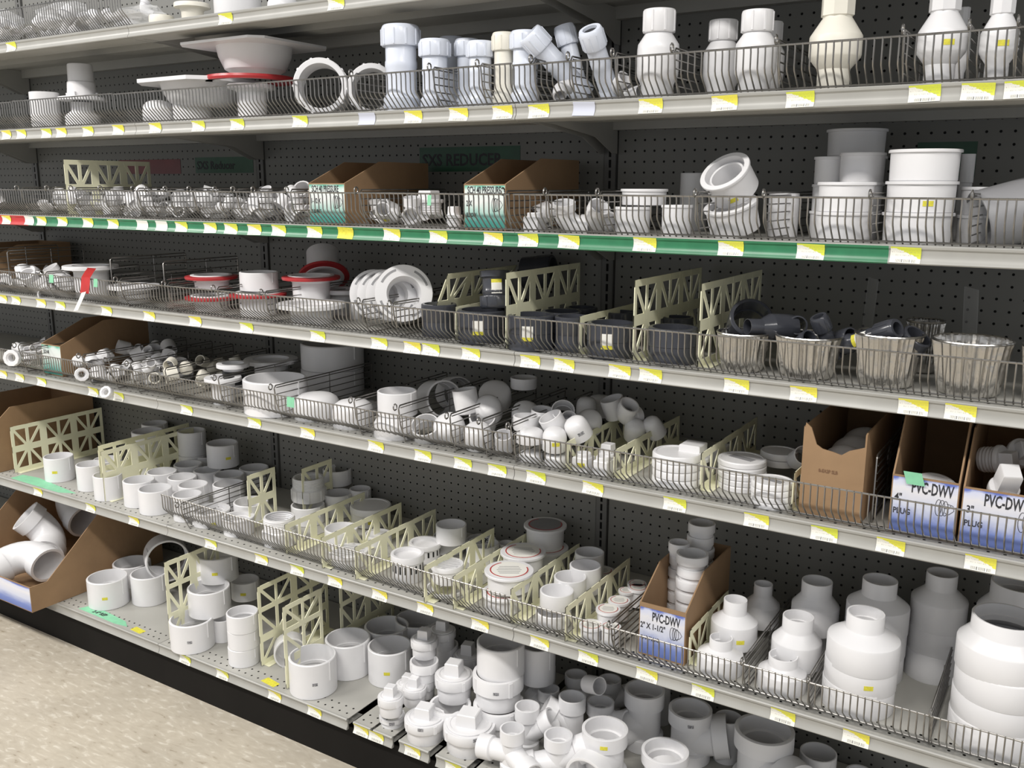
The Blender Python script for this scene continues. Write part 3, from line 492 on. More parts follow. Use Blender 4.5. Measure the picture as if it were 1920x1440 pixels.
 ('step', (0.3145, 0.205, 0.558), 0.024, 0.0297, 'third ringed bushing of the left stack in the blue carton', None, 'bushing', {'rt': 0.86}),
 ('step', (0.3119, 0.206, 0.5878), 0.024, 0.0297, 'fourth ringed bushing of the left stack in the blue carton', None, 'bushing', {'rt': 0.86}),
 ('step', (0.3132, 0.205, 0.6177), 0.024, 0.0297, 'fifth ringed bushing of the left stack in the blue carton', None, 'bushing', {'rt': 0.86}),
 ('step', (0.3145, 0.206, 0.6475), 0.024, 0.0297, 'sixth ringed bushing of the left stack in the blue carton', None, 'bushing', {'rt': 0.86}),
 ('step', (0.3119, 0.205, 0.6774), 0.024, 0.0297, 'topmost ringed bushing of the left stack in the blue carton', None, 'bushing', {'rt': 0.86}),
 ('step', (0.3379, 0.27, 0.4983), 0.0309, 0.0299, 'lowest ringed bushing of the rear stack in the blue carton', None, 'bushing', {'rt': 0.86}),
 ('step', (0.3392, 0.271, 0.5284), 0.0309, 0.0299, 'second ringed bushing of the rear stack in the blue carton', None, 'bushing', {'rt': 0.86}),
 ('step', (0.3405, 0.27, 0.5584), 0.0309, 0.0299, 'third ringed bushing of the rear stack in the blue carton', None, 'bushing', {'rt': 0.86}),
 ('step', (0.3379, 0.271, 0.5885), 0.0309, 0.0299, 'fourth ringed bushing of the rear stack in the blue carton', None, 'bushing', {'rt': 0.86}),
 ('step', (0.3392, 0.27, 0.6186), 0.0309, 0.0299, 'fifth ringed bushing of the rear stack in the blue carton', None, 'bushing', {'rt': 0.86}),
 ('step', (0.3405, 0.271, 0.6486), 0.0309, 0.0299, 'sixth ringed bushing of the rear stack in the blue carton', None, 'bushing', {'rt': 0.86}),
 ('step', (0.3379, 0.27, 0.6787), 0.0309, 0.0299, 'seventh ringed bushing of the rear stack in the blue carton', None, 'bushing', {'rt': 0.86}),
 ('step', (0.3392, 0.271, 0.7087), 0.0309, 0.0299, 'topmost ringed bushing of the rear stack in the blue carton', None, 'bushing', {'rt': 0.86}),
 ('reducer', (0.4638, 0.0756, 0.4983), 0.0476, 0.0729, 'small white reducer at the front, left of the first metal divider', None, 'reducer', {'rt': 0.5}),
 ('reducer', (0.4695, 0.1402, 0.5333), 0.0493, 0.1, 'white reducer with orange sticker behind the small front one', None, 'reducer', {'stk': 1, 'rt': 0.5}),
 ('reducer', (0.49, 0.27, 0.5283), 0.0385, 0.0964, 'white reducer at the back left, near the peg panel', None, 'reducer', {'rt': 0.53}),
 ('reducer', (0.5943, 0.0762, 0.4983), 0.0482, 0.0702, 'small white reducer at the front between two metal dividers', None, 'reducer', {'rt': 0.6}),
 ('reducer', (0.6046, 0.1332, 0.5283), 0.0501, 0.105, 'white reducer with barcode print behind the front one', None, 'reducer', {'prt': 1, 'rt': 0.62}),
 ('reducer', (0.613, 0.2388, 0.5633), 0.0495, 0.11, 'white reducer at the back of the second lane, upper', None, 'reducer', {'rt': 0.64}),
 ('reducer', (0.6045, 0.2948, 0.4983), 0.05, 0.11, 'white reducer at the back of the second lane, lower', None, 'reducer', {'rt': 0.64}),
 ('reducer', (0.7377, 0.0955, 0.4983), 0.0675, 0.105, 'lowest big white reducer of the front stack in the third lane', None, 'reducer', {'rt': 0.52}),
 ('reducer', (0.739, 0.0965, 0.5425), 0.0675, 0.105, 'middle big white reducer of the front stack in the third lane', None, 'reducer', {'stk': 1, 'rt': 0.52}),
 ('reducer', (0.7403, 0.0955, 0.5867), 0.0675, 0.105, 'topmost big white reducer of the front stack in the third lane', None, 'reducer', {'rt': 0.52}),
 ('reducer', (0.7362, 0.2337, 0.4983), 0.0618, 0.11, 'lowest big white reducer of the second stack in the third lane', None, 'reducer', {'rt': 0.55}),
 ('reducer', (0.7375, 0.2347, 0.5483), 0.0618, 0.11, 'middle big white reducer of the second stack in the third lane', None, 'reducer', {'rt': 0.55}),
 ('reducer', (0.7388, 0.2337, 0.5983), 0.0618, 0.11, 'topmost big white reducer of the second stack in the third lane', None, 'reducer', {'rt': 0.55}),
 ('reducer', (0.8429, 0.3, 0.4983), 0.0545, 0.115, 'lowest dim white reducer of the rear stack in the third lane', None, 'reducer', {'rt': 0.55}),
 ('reducer', (0.8442, 0.301, 0.5535), 0.0545, 0.115, 'middle dim white reducer of the rear stack in the third lane', None, 'reducer', {'rt': 0.55}),
 ('reducer', (0.8455, 0.3, 0.6088), 0.0545, 0.115, 'topmost dim white reducer of the rear stack in the third lane', None, 'reducer', {'rt': 0.55}),
 ('reducer', (0.9771, 0.105, 0.4983), 0.078, 0.102, 'lowest extra large white reducer of the stack at the right edge', None, 'reducer', {'rt': 0.74}),
 ('reducer', (0.9784, 0.106, 0.5454), 0.078, 0.102, 'second extra large white reducer of the stack at the right edge', None, 'reducer', {'rt': 0.74}),
 ('reducer', (0.9797, 0.105, 0.5926), 0.078, 0.102, 'third extra large white reducer of the stack at the right edge', None, 'reducer', {'rt': 0.74}),
 ('reducer', (0.9771, 0.106, 0.6397), 0.078, 0.102, 'topmost extra large white reducer of the stack at the right edge', None, 'reducer', {'rt': 0.74}),
 ('reducer', (0.9832, 0.3, 0.4983), 0.0725, 0.12, 'lowest dim large reducer behind the stack at the right edge', None, 'reducer', {'rt': 0.72}),
 ('reducer', (0.9845, 0.301, 0.5568), 0.0725, 0.12, 'middle dim large reducer behind the stack at the right edge', None, 'reducer', {'stk': 1, 'rt': 0.72}),
 ('reducer', (0.9858, 0.3, 0.6152), 0.0725, 0.12, 'topmost dim large reducer behind the stack at the right edge', None, 'reducer', {'rt': 0.72}),
 ('coupling', (-1.594, 0.0306, 0.1428), 0.0633, 0.093, 'large white coupling with yellow sticker nearest the brown carton', None, 'coupling', {'stk': 1}),
 ('coupling', (-1.4977, 0.1184, 0.1428), 0.0584, 0.0971, 'large white coupling second from the brown carton', None, 'coupling', {}),
 ('coupling', (-1.6696, 0.1764, 0.1428), 0.0624, 0.075, 'large white coupling behind the two nearest the brown carton', None, 'coupling', {}),
 ('coupling', (-1.5105, 0.2, 0.2613), 0.0704, 0.11, 'large dim coupling lying on its side with dark mouth', None, 'coupling', {'axis': (0.82, -0.52, 0.12), 'centre': 1}),
 ('coupling', (-1.1258, -0.0134, 0.1428), 0.0637, 0.0891, 'large white coupling at the bottom front of the leaning pile', None, 'coupling', {'prt': 1}),
 ('coupling', (-1.1239, 0.0548, 0.2248), 0.0623, 0.082, 'large white ribbed coupling stacked in the middle of the pile', None, 'coupling', {}),
 ('coupling', (-1.176, 0.1353, 0.2928), 0.0628, 0.082, 'large white coupling on top of the pile, touching the shelf above', None, 'coupling', {'stk': 1}),
 ('coupling', (-1.0821, 0.0633, 0.1428), 0.0329, 0.07, 'dim white coupling behind the pile at deck level', None, 'coupling', {}),
 ('coupling', (-1.1312, 0.2021, 0.2128), 0.0441, 0.06, 'dim tilted coupling with yellow sticker behind the pile', None, 'coupling', {'stk': 1}),
 ('coupling', (-0.923, 0.0029, 0.1428), 0.0446, 0.0518, 'lowest white ring of the stepped stack by the cream lattice', None, 0, {}),
 ('coupling', (-0.9217, 0.0039, 0.1949), 0.0446, 0.0518, 'middle white ring of the stepped stack by the cream lattice', None, 0, {}),
 ('coupling', (-0.9204, 0.0029, 0.2469), 0.0446, 0.0518, 'top ring of the stepped stack by the cream lattice', None, 0, {}),
 ('cup', (-0.8027, 0.0697, 0.1828), 0.0477, 0.05, 'white cap standing on edge between two cream lattices', None, 0, {'axis': (0.72, -0.68, 0), 'centre': 1}),
 ('coupling', (-0.6481, 0.0011, 0.1428), 0.0644, 0.1004, 'large white coupling in front of the second cream lattice', None, 'coupling', {'prt': 1}),
 ('coupling', (-0.6327, 0.127, 0.1428), 0.0641, 0.1012, 'large white coupling second from the front, right of the lattice', None, 'coupling', {}),
 ('coupling', (-0.5061, 0.1584, 0.1428), 0.0618, 0.1002, 'large white coupling with yellow sticker on the dark gap side', None, 'coupling', {'stk': 1}),
 ('coupling', (-0.5898, 0.2456, 0.1428), 0.0645, 0.1, 'large dim coupling at the back, middle of the deck', None, 'coupling', {}),
 ('coupling', (-0.5425, 0.3288, 0.1428), 0.0662, 0.1, 'large dimmest coupling at the back right of the deck row', None, 'coupling', {}),
 ('collar', (-0.3572, -0.016, 0.1428), 0.033, 0.0256, 'small hex collar at the very front under a plugged fitting', None, 'cleanout fitting', {'prt': 1}),
 ('cleanout', (-0.3438, -0.0359, 0.1878), 0.0332, 0.075, 'small plugged cleanout with yellow mark, front left corner', None, 'cleanout fitting', {'rt': 0.6}),
 ('cleanout', (-0.3307, 0.0441, 0.1778), 0.0321, 0.075, 'small plugged cleanout with green mark, behind the front left one', None, 'cleanout fitting', {'rt': 0.6}),
 ('cleanout', (-0.3858, 0.0851, 0.1528), 0.0323, 0.07, 'small plugged cleanout half hidden behind the two marked ones', None, 'cleanout fitting', {'rt': 0.6}),
 ('cleanout', (-0.3552, 0.1207, 0.2728), 0.0365, 0.075, 'small plugged cleanout topping a tall dim stack', None, 'cleanout fitting', {'rt': 0.6}),
 ('collar', (-0.3326, 0.0891, 0.2278), 0.0379, 0.05, 'middle collar of the tall dim stack', None, 'cleanout fitting', {}),
 ('collar', (-0.3369, 0.0877, 0.1778), 0.0346, 0.05, 'bottom collar of the tall dim stack', None, 'cleanout fitting', {}),
 ('cleanout', (-0.3524, 0.198, 0.2628), 0.0361, 0.08, 'dim plugged cleanout behind the tall small stack', None, 'cleanout fitting', {'rt': 0.6}),
 ('collar', (-0.3575, 0.2138, 0.1628), 0.0376, 0.1, 'dim collar under the plugged one at the back', None, 'cleanout fitting', {}),
 ('cleanout', (-0.2502, -0.0177, 0.1428), 0.0516, 0.0865, 'medium plugged cleanout at the front between two dark gaps', None, 'cleanout fitting', {'prt': 1, 'rt': 0.6}),
 ('cleanout', (-0.1331, 0.0078, 0.1428), 0.0642, 0.0964, 'large plugged cleanout at the front with square head', None, 'cleanout fitting', {'prt': 1, 'rt': 0.6}),
 ('cleanout', (-0.2377, 0.0907, 0.2028), 0.05, 0.1, 'medium plugged cleanout stacked behind the front ones', None, 'cleanout fitting', {'rt': 0.6}),
 ('collar', (-0.2178, 0.0449, 0.1428), 0.0537, 0.07, 'medium collar under the stacked plugged one', None, 'cleanout fitting', {}),
 ('cleanout', (-0.2842, 0.2201, 0.1928), 0.0398, 0.09, 'dim plugged cleanout between the stack and the large collar', None, 'cleanout fitting', {'rt': 0.6}),
 ('coupling', (-0.1132, 0.1192, 0.2978), 0.0601, 0.085, 'wide open coupling on top of the large collar stack', None, 'coupling', {}),
 ('collar', (-0.1143, 0.1089, 0.2178), 0.0643, 0.085, 'large ribbed collar in the middle of the stack', None, 'cleanout fitting', {'prt': 1}),
 ('collar', (-0.1064, 0.1003, 0.1428), 0.0651, 0.08, 'large ribbed collar at the base of the stack', None, 'cleanout fitting', {}),
 ('coupling', (-0.0573, 0.2063, 0.2528), 0.0461, 0.1, 'dim tall coupling behind the large stack, upper', None, 'coupling', {}),
 ('collar', (-0.0931, 0.266, 0.1428), 0.0492, 0.11, 'dim tall collar behind the large stack, lower', None, 'cleanout fitting', {}),
 ('wye', (0.0101, -0.0226, 0.1428), 0.0292, 0.115, 'white double tee at the front with mouths left and right', None, 'branch fitting', {'arms': [(185, -5, 2.9, 0.45), (-25, -8, 2.9, 0.45)]}),
 ('wye', (-0.005, 0.0697, 0.1428), 0.0302, 0.12, 'white wye behind the double tee with raised side mouth', None, 'branch fitting', {'arms': [(20, 35, 2.6, 0.4)]}),
 ('wye', (0.1098, 0.0191, 0.1428), 0.0334, 0.11, 'white wye at the bottom front right of the double tee', None, 'branch fitting', {'arms': [(215, -10, 2.6, 0.4), (30, 25, 2.4, 0.45)]}),
 ('wye', (0.2029, 0.0722, 0.1428), 0.0532, 0.13, 'large white tee with wide round hub at the bottom front', None, 'branch fitting', {'arms': [(-90, -5, 1.7, 0.45)], 'stk': 1}),
 ('wye', (0.0745, 0.1513, 0.1428), 0.0336, 0.13, 'white wye with hub up behind the large tee', None, 'branch fitting', {'arms': [(-160, 30, 2.4, 0.4)]}),
 ('wye', (0.128, 0.1984, 0.1428), 0.0342, 0.11, 'white wye with hub up right of its lookalike', None, 'branch fitting', {'arms': [(0, 20, 2.4, 0.4)]}),
 ('wye', (-0.0184, 0.1964, 0.1428), 0.0281, 0.1, 'small white wye behind, right of the large collar stack', None, 'branch fitting', {'arms': [(160, 20, 2.4, 0.4)]}),
 ('wye', (0.0069, 0.2974, 0.1428), 0.0293, 0.1, 'dim small white wye at the back beside the small cup on its side', None, 'branch fitting', {'arms': [(30, 20, 2.4, 0.4)]}),
 ('cup', (0.1209, 0.17, 0.3092), 0.022, 0.05, 'dim small cup lying on its side behind the wyes', None, 0, {'axis': (0.85, -0.35, 0.3), 'centre': 1}),
 ('wye', (0.2236, 0.2469, 0.1428), 0.049, 0.15, 'large white sanitary tee with wide mouth facing the left', None, 'branch fitting', {'arms': [(222, -12, 2.1, 0.4)]}),
 ('wye', (0.3371, 0.1094, 0.1428), 0.0535, 0.1, 'wide white tee hub at the bottom edge of the frame', None, 'branch fitting', {'arms': [(-60, -5, 1.7, 0.45)]}),
 ('wye', (0.3385, 0.2572, 0.1428), 0.0516, 0.13, 'white tee with barcode print beneath the metal lanes', None, 'branch fitting', {'arms': [(20, 10, 1.8, 0.4)], 'prt': 1}),
 ('wye', (0.5237, 0.2355, 0.1428), 0.0663, 0.15, 'largest white tee under the shelf at the lower right', None, 'branch fitting', {'arms': [(-30, 0, 1.6, 0.35)]}),
 ('coupling', (0.4179, 0.3021, 0.1428), 0.0323, 0.11, 'dim white coupling left of the largest tee', None, 'coupling', {}),
 ('coupling', (0.2223, 0.36, 0.1428), 0.0224, 0.2475, 'dim coupling in the shadow under the sixth shelf, left', None, 'coupling', {}),
 ('wye', (0.0929, 0.3221, 0.1428), 0.0299, 0.1, 'dim wye in shadow behind the small cups', None, 'branch fitting', {'arms': [(40, 10, 2.2, 0.4)]}),
 ('coupling', (0.63, 0.3061, 0.1428), 0.0407, 0.09, 'dim wide coupling right of the largest tee', None, 'coupling', {}),
 ('elbow', (0.7367, 0.3468, 0.1428), 0.0313, 0.07, 'dim elbow in shadow under the sixth shelf, right', None, 0, {}),
 ('disc', (-1.1474, 0.05, 1.9084), 0.0325, 0.0255, 'cream disc lying right of the wire basket on the top shelf', None, 0, {'mat': 'cream'}),
 ('hubflange', (-1.0477, 0.07, 1.9084), 0.0456, 0.05, 'cream flange with small hub on the top shelf', None, 0, {'mat': 'cream'}),
 ('cup', (-0.9085, 0.1, 1.9084), 0.0595, 0.09, 'large white cup on the top shelf cut by the frame', None, 0, {}),
 ('cap', (-0.7685, 0.12, 1.9084), 0.038, 0.05, 'white cap barely visible at the top frame edge', None, 0, {}),
]
ELBOWS = [((-1.945, -.045, .235), .060, (.97, -.05, -.20), (-.25, -.80, -.2), 'brightest white elbow at the front of the large deck carton'),
          ((-2.04, .085, .265), .060, (.66, -.70, -.20), (-.7, .6, .3), 'white elbow with open mouth in the middle of the large deck carton'),
          ((-2.06, .235, .350), .062, (.95, -.10, -.25), (-.3, .25, .9), 'dim white elbow on top at the back of the large deck carton')]
TAGS={1:[(-1.7686,'n'),(-0.8394,'n'),(-0.4773,'n')],2:[(-1.8433,'n'),(-1.7631,'n'),(-1.6335,'n'),(-1.5593,'n'),(-1.4317,'n'),(-1.2938,'n'),(-1.1364,'n'),(-0.9641,'n'),(-0.8191,'n'),(-0.6031,'n'),(-0.3959,'w'),(-0.2633,'n'),(-0.1418,'n'),(-0.0316,'n'),(0.055,'n'),(0.1577,'w'),(0.2985,'n'),(0.4413,'n'),(0.5761,'n'),(0.7742,'n'),(0.8523,'n'),(0.912,'n')],3:[(-1.894,'n'),(-1.7682,'w'),(-1.7033,'n'),(-1.5965,'n'),(-1.4708,'n'),(-1.3532,'n'),(-1.2222,'w'),(-1.1401,'w'),(-1.0584,'n'),(-0.944,'n'),(-0.8647,'n'),(-0.7784,'n'),(-0.6916,'n'),(-0.5709,'n'),(-0.4716,'y'),(-0.3309,'n'),(-0.1994,'n'),(-0.0541,'n'),(0.0321,'n'),(0.1294,'n'),(0.296,'n'),(0.4673,'n'),(0.6122,'n'),(0.7684,'n')],4:[(-1.9657,'n'),(-1.8894,'n'),(-1.7511,'n'),(-1.6497,'n'),(-1.419,'n'),(-1.2233,'n'),(-1.0286,'n'),(-0.8281,'n'),(-0.5744,'n'),(-0.3775,'n'),(-0.2785,'n'),(-0.2247,'n'),(-0.1138,'n'),(0.0396,'n'),(0.1228,'n'),(0.2504,'n'),(0.3179,'n'),(0.4926,'n'),(0.6168,'n'),(0.8025,'n'),(0.8763,'n')],5:[(-2.0167,'n'),(-1.9167,'n'),(-1.7935,'n'),(-1.5214,'n'),(-1.3987,'n'),(-1.0907,'n'),(-0.8182,'n'),(-0.6236,'n'),(-0.3964,'n'),(-0.2529,'n'),(-0.1378,'n'),(-0.0445,'n'),(0.0568,'n'),(0.1965,'n'),(0.3796,'n'),(0.5457,'n'),(0.6723,'n'),(0.788,'n'),(0.9313,'n')],6:[(-1.8834,'n'),(-1.5932,'n'),(-1.3758,'n'),(-1.0277,'n'),(-0.8212,'n'),(-0.6853,'n'),(-0.5492,'n'),(-0.3979,'n'),(-0.2544,'n'),(-0.0924,'n'),(0.0707,'n'),(0.1942,'n'),(0.3338,'n'),(0.458,'n'),(0.6219,'n'),(0.7593,'n')],7:[(-1.0994,'n'),(-0.9389,'n'),(-0.73,'n'),(-0.5813,'n'),(-0.4198,'n'),(-0.3701,'n'),(-0.2539,'n'),(-0.1293,'n')]}
HOOKS={2:[-0.427,-0.207,-0.084,0.044,0.128,0.223,0.343,0.533,0.736,0.832,0.899],3:[-1.793,-1.636,-1.517,-1.378,-1.231,-1.173,-1.095,-0.999,-0.9,-0.833,-0.76,-0.644,-0.422,-0.021,0.08,0.198,0.399,0.527,0.707,0.861],4:[-1.709,-1.343,-1.131,-0.93,-0.751,-0.426,-0.332],5:[-1.902,-1.803,-1.558,-1.427,-1.326,-1.17,-0.948,-0.735,-0.461,-0.322,-0.172,-0.084,-0.008],6:[-1.146,0.248,0.539,0.667,0.881]}
# ------------------------------------------------------------------ setting
fl = link('floor', MB().box((-7, -4.5, -.05), (4, .75, 0)).mesh('floor', M['floor'], 0)); fl['kind'] = 'structure'
# ------------------------------------------------------------------ shelving bays
def holed(x0, nx, z0, nz, cell, hr, plane='xz', oct_=8, cy=None):
    """sheet of nx*nz cells with real round holes; returns verts, faces in (a,b) plane coordinates"""
    v = []; f = []
    for i in range(nx):
        for j in range(nz):
            cx, cz = x0+(i+.5)*cell, z0+(j+.5)*cell; n = len(v); h = cell/2
            out = [(h,0),(h,h),(0,h),(-h,h),(-h,0),(-h,-h),(0,-h),(h,-h)]
            for a, b in out: v.append((cx+a, cz+b))
            for k in range(8): v.append((cx+hr*math.cos(k*PI/4), cz+hr*math.sin(k*PI/4)))
            for k in range(8): f.append((n+k, n+(k+1) % 8, n+8+(k+1) % 8, n+8+k))
    return v, f
PX0 = 1.0*IN; NXC = 46
def panel_mesh():
    z0 = .1428+.0; nz = 86
    v, f = holed(PX0, NXC, z0, nz, IN, .0029)
    m = MB(); m.add([(a, D, b) for a, b in v], f)
    x1 = PX0+NXC*IN; zt = z0+nz*IN
    m.box((PX0-.004, D, z0-.14), (x1+.004, D+.004, z0)); m.box((PX0-.006, D-.0, z0), (PX0, D+.006, zt)); m.box((x1, D, z0), (x1+.006, D+.006, zt))
    return m.mesh('back_panel', M['panel'], 0)
PANEL = panel_mesh()
BACKING = MB().box((0, D+.007, 0), (BAY, D+.012, 2.33)).mesh('panel_backing', M['gap'], 0)
def upright_mesh():
    m = MB(); w, sw = .0165, .0033
    z = .1428-.10; zt = 2.33; y0 = D-.006; zz = 1.5741 % IN  # slot phase
    base = .0 + (1.5741-.0095) - 60*IN
    m.box((-w, y0, 0), (w, D+.006, base))
    k = 0
    while base+k*IN < zt:
        a = base+k*IN; b = a+IN
        m.box((-w, y0, a), (-sw, y0+.0015, b)); m.box((sw, y0, a), (w, y0+.0015, b)); m.box((-sw, y0, a+.019), (sw, y0+.0015, b)); k += 1
    m.box((-w, y0, 0), (-w+.0015, D+.006, zt)); m.box((w-.0015, y0, 0), (w, D+.006, zt))
    return m.mesh('upright', M['upright'], 0)
UPR = upright_mesh()
UPB = MB().box((-.012, D, 0), (.012, D+.003, 2.33)).mesh('slot_hollow', M['gap'], 0)
def shelf_mesh(y0=0, z=0):
    m = MB(); L = BAY-.0016; x0 = .0008
    cell = IN; nx = 47; xs = (BAY-nx*cell)/2; ys = y0+.0073
    v, f = holed(xs, nx, ys, 2, cell, .0031); m.add([(a, b, 0) for a, b in v], f)
    m.box((x0, y0, -.0012), (xs, ys+2*cell, 0)); m.box((xs+nx*cell, y0, -.0012), (x0+L, ys+2*cell, 0))
    m.box((x0, y0, -.0012), (x0+L, ys, 0)); m.box((x0, ys+2*cell, -.0012), (x0+L, D-.006, 0))
    # box section at the front, ribs and folded rear edge below
    m.box((x0, y0+.002, -.029), (x0+L, y0+.004, -.001)); m.box((x0, y0+.002, -.030), (x0+L, y0+.085, -.0285)); m.box((x0, y0+.084, -.0285), (x0+L, y0+.0855, -.001))
    m.box((x0, .20, -.022), (x0+L, .26, -.001)); m.box((x0, D-.03, -.03), (x0+L, D-.008, -.001)); m.box((x0, ys, -.020), (x0+L, ys+2*cell, -.019))
    return m.mesh('shelf', M['shelf'], 0)
SHELF = shelf_mesh()
RAILP = [(.002, .0012), (-.0035, .0012), (-.0055, -.0008), (-.0048, -.0045), (-.0022, -.0075), (-.0012, -.014), (-.0020, -.0205), (-.0055, -.0255), (-.0070, -.0285), (-.0055, -.0305), (.002, -.0305)]
def rail_mesh(off=0, name='price_rail', m='rail', L=BAY-.0016, prof=None):
    p = prof or RAILP
    return MB().prism(p, .0008, .0008+L).mesh(name, M[m], 30)
RAIL = rail_mesh()
BRACK = MB().prism([(.03, -.031), (.03, -.004), (D-.004, -.004), (D-.004, -.085), (D-.03, -.085), (D-.12, -.05), (.12, -.031)], 0, .002).mesh('bracket', M['shelf'], 0)
# price tag following the rail's hollow
def tag_mesh():
    prof = [(-.0058, -.0018), (-.0050, -.0050), (-.0030, -.0080), (-.0024, -.014), (-.0031, -.0200), (-.0060, -.0252), (-.0076, -.0280)]
    W = .048; n = len(prof); v = []; uv = []; f = []
    for i, (y, z) in enumerate(prof):
        t = 1-i/(n-1)
        for k in range(4):
            u = k/3; v.append((W*(u-.5), y-.0004, z)); uv.append((u, t))
    for i in range(n-1):
        for k in range(3): f.append((i*4+k, (i+1)*4+k, (i+1)*4+k+1, i*4+k+1))
    m = MB(); m.add(v, f); return m.mesh('price_tag', M['tag'], 60, uv)
TAG = tag_mesh(); TAGW = TAG.copy(); TAGW.materials[0] = M['grit']; TAGY = TAG.copy(); TAGY.materials[0] = M['yellow']; TAGP = TAG.copy(); TAGP.materials[0] = M['paper']
bay_labels = ['far left shelving bay beyond the price-tagged ones, mostly out of frame', 'left shelving bay, holding the kraft cartons on its lower shelves', 'middle left shelving bay between the two slotted posts', 'right shelving bay nearest the camera with foil pans and big reducers']
bays = []
ypos = {7: -.0621}
for i, x0 in enumerate((-3*BAY, -2*BAY, -BAY, 0)):
    e = empty('shelving_bay', (x0, 0, 0), bay_labels[i], 'shelving', 'shelving bays in one run'); bays.append(e)
    link('back_panel', PANEL, e); link('panel_backing', BACKING, e)
    u = link('upright', UPR, e); link('slot_hollow', UPB, u)
    for s in range(1, 7):
        sh = link('shelf', SHELF, e, (0, 0, ZS[s])); link('price_rail', RAIL, sh)
        link('bracket', BRACK, sh, (.016, 0, 0)); link('bracket', BRACK, sh, (BAY-.018, 0, 0))
        for x, k in TAGS.get(s, []):
            if x0 <= x < x0+BAY:
                link('price_tag', {'n': TAG, 'w': TAGP if s == 3 else TAGW, 'y': TAGY}[k], sh, (x-x0, 0, random.uniform(-.0008, .0005)), (0, random.uniform(-.03, .03), 0))
        if s == 3:
            tp = [(y-.0003, z) for y, z in RAILP[2:10]]
            def tape(a, b, m, nm):
                pr = tp+[(y+.0002, z) for y, z in reversed(tp)]
                link(nm, MB().prism(pr, a, b).mesh(nm, M[m], 30), sh)
            ga, gb = max(x0, -1.771), min(x0+BAY, .741)
            if gb > ga: tape(ga-x0, gb-x0, 'tape_green', 'green_tape')
            if x0 < -1.771: tape(0, min(BAY, -1.771-x0), 'tape_red', 'red_tape')
    # black kick plate
    link('kick_plate', MB().box((0, -.052, 0), (BAY, -.049, .113)).mesh('kick_plate', M['black'], 0), e)
    link('base_body', MB().box((.001, -.048, .0), (BAY-.001, D-.008, .095)).mesh('base_body', M['black'], 0), e)
# right end upright
# deck plates (the base shelf is made of separate plates with dark gaps between the right ones)
def deck(xa, xb, bay):
    y0 = -.0621; e = bays[bay]; x0 = -BAY*(3-bay); n = int((xb-xa-.004)/IN); m = MB(); xs = xa+((xb-xa)-n*IN)/2; ys = y0+.0062+.0125
    v, f = holed(xs-x0, n, ys-IN/2+.0, 2, IN, .0031); m.add([(a, b, 0) for a, b in v], f)
    a, b = xa-x0, xb-x0; yy = ys-IN/2
    m.box((a, y0, -.0015), (b, yy, 0)); m.box((a, yy, -.0015), (xs-x0, yy+2*IN, 0)); m.box((xs+n*IN-x0, yy, -.0015), (b, yy+2*IN, 0))
    m.box((a, yy+2*IN, -.0015), (b, D-.01, 0)); m.box((a, y0+.001, -.03), (b, y0+.003, -.001)); m.box((a, yy, -.018), (b, yy+2*IN, -.017))
    d = link('shelf', m.mesh('deck_plate', M['shelf'], 0), e, (0, 0, ZS[7]))
    r = link('price_rail', MB().prism(RAILP, a, b).mesh('price_rail', M['rail'], 30), d, (0, y0, 0))
    for x, k in TAGS[7]:
        if xa <= x < xb: link('price_tag', TAG, d, (x-x0, y0-.0, 0), (0, random.uniform(-.03, .03), 0))
deck(-3*BAY, -2*BAY-.002, 0); deck(-2*BAY, -BAY-.001, 1)
cuts = [(-BAY+.001, -.468), (-.446, -.388), (-.379, -.318), (-.296, -.204), (-.182, -.090), (-.070, -.001)]
for a, b in cuts: deck(a, b, 2)
deck(.001, .30, 3); deck(.32, .62, 3); deck(.64, BAY, 3)
# ------------------------------------------------------------------ wire fences
WR = .0015
def fence(s, x0, x1, label, yb=.018, yt=-.018, h=.078, hb=.002, y0b=None, rzlen=None, pitch=.0127, floorw=False):
    """y0b: rear offset at the left end (fence set askew)"""
    L = x1-x0; ang = 0
    yl = 0 if y0b is None else y0b
    ang = -math.atan2(yl, L)
    e = empty('wire_fence', (x0, yl, ZS[s]), label, 'wire fence', rz=ang)
    L = math.hypot(L, yl)
    kz = h*.47; yk = yt+.0015
    link('top_wire', MB().tube([(0, yt, h), (L, yt, h)], WR*1.25, 6).mesh('top_wire', M['wire'], 50), e)
    link('bottom_wire', MB().tube([(0, yb-.003, hb+WR+.002), (L, yb-.003, hb+WR+.002)], WR*1.2, 6).mesh('bottom_wire', M['wire'], 50), e)
    m = MB(); n = int(L/pitch)
    for k in range(n+1):
        x = .002+k*(L-.004)/n
        m.tube([(x, yt-.001, h+.0015), (x, yt+.001, h*.9), (x, yk, kz+.004), (x, yk+.003, kz-.003), (x, yb, .0035), (x, yb+.003, .002)], WR if k else WR*1.1, 5)
    o = link('upright_wires', m.mesh('upright_wires', M['wire'], 50), e); o['kind'] = 'stuff'
    if floorw:
        link('rear_wire', MB().tube([(0, yb+.03, .006), (L, yb+.03, .006)], WR*1.3, 6).mesh('rear_wire', M['wire'], 50), e)
B2 = -2*BAY
fence(1, -2.3, -1.222, 'wire basket front on the top shelf at the upper left', h=.085, pitch=.011)
fence(2, -2.43, -1.775, 'wire fence of the second shelf, leftmost piece'); fence(2, -1.770, -1.288, 'wire fence of the second shelf in front of the closet flanges', h=.08)
fence(2, -1.284, -.002, 'wire fence of the second shelf in front of bowl flanges and ring fittings'); fence(2, .002, BAY, 'wire fence of the second shelf, right bay, before the swelling adapters', h=.074)
fence(3, B2, -BAY-.01, 'wire fence of the third shelf above the red taped rail'); fence(3, -BAY, -.004, 'wire fence of the third shelf in front of the two green cartons'); fence(3, .004, BAY, 'wire fence of the third shelf in front of the flanged reducers')
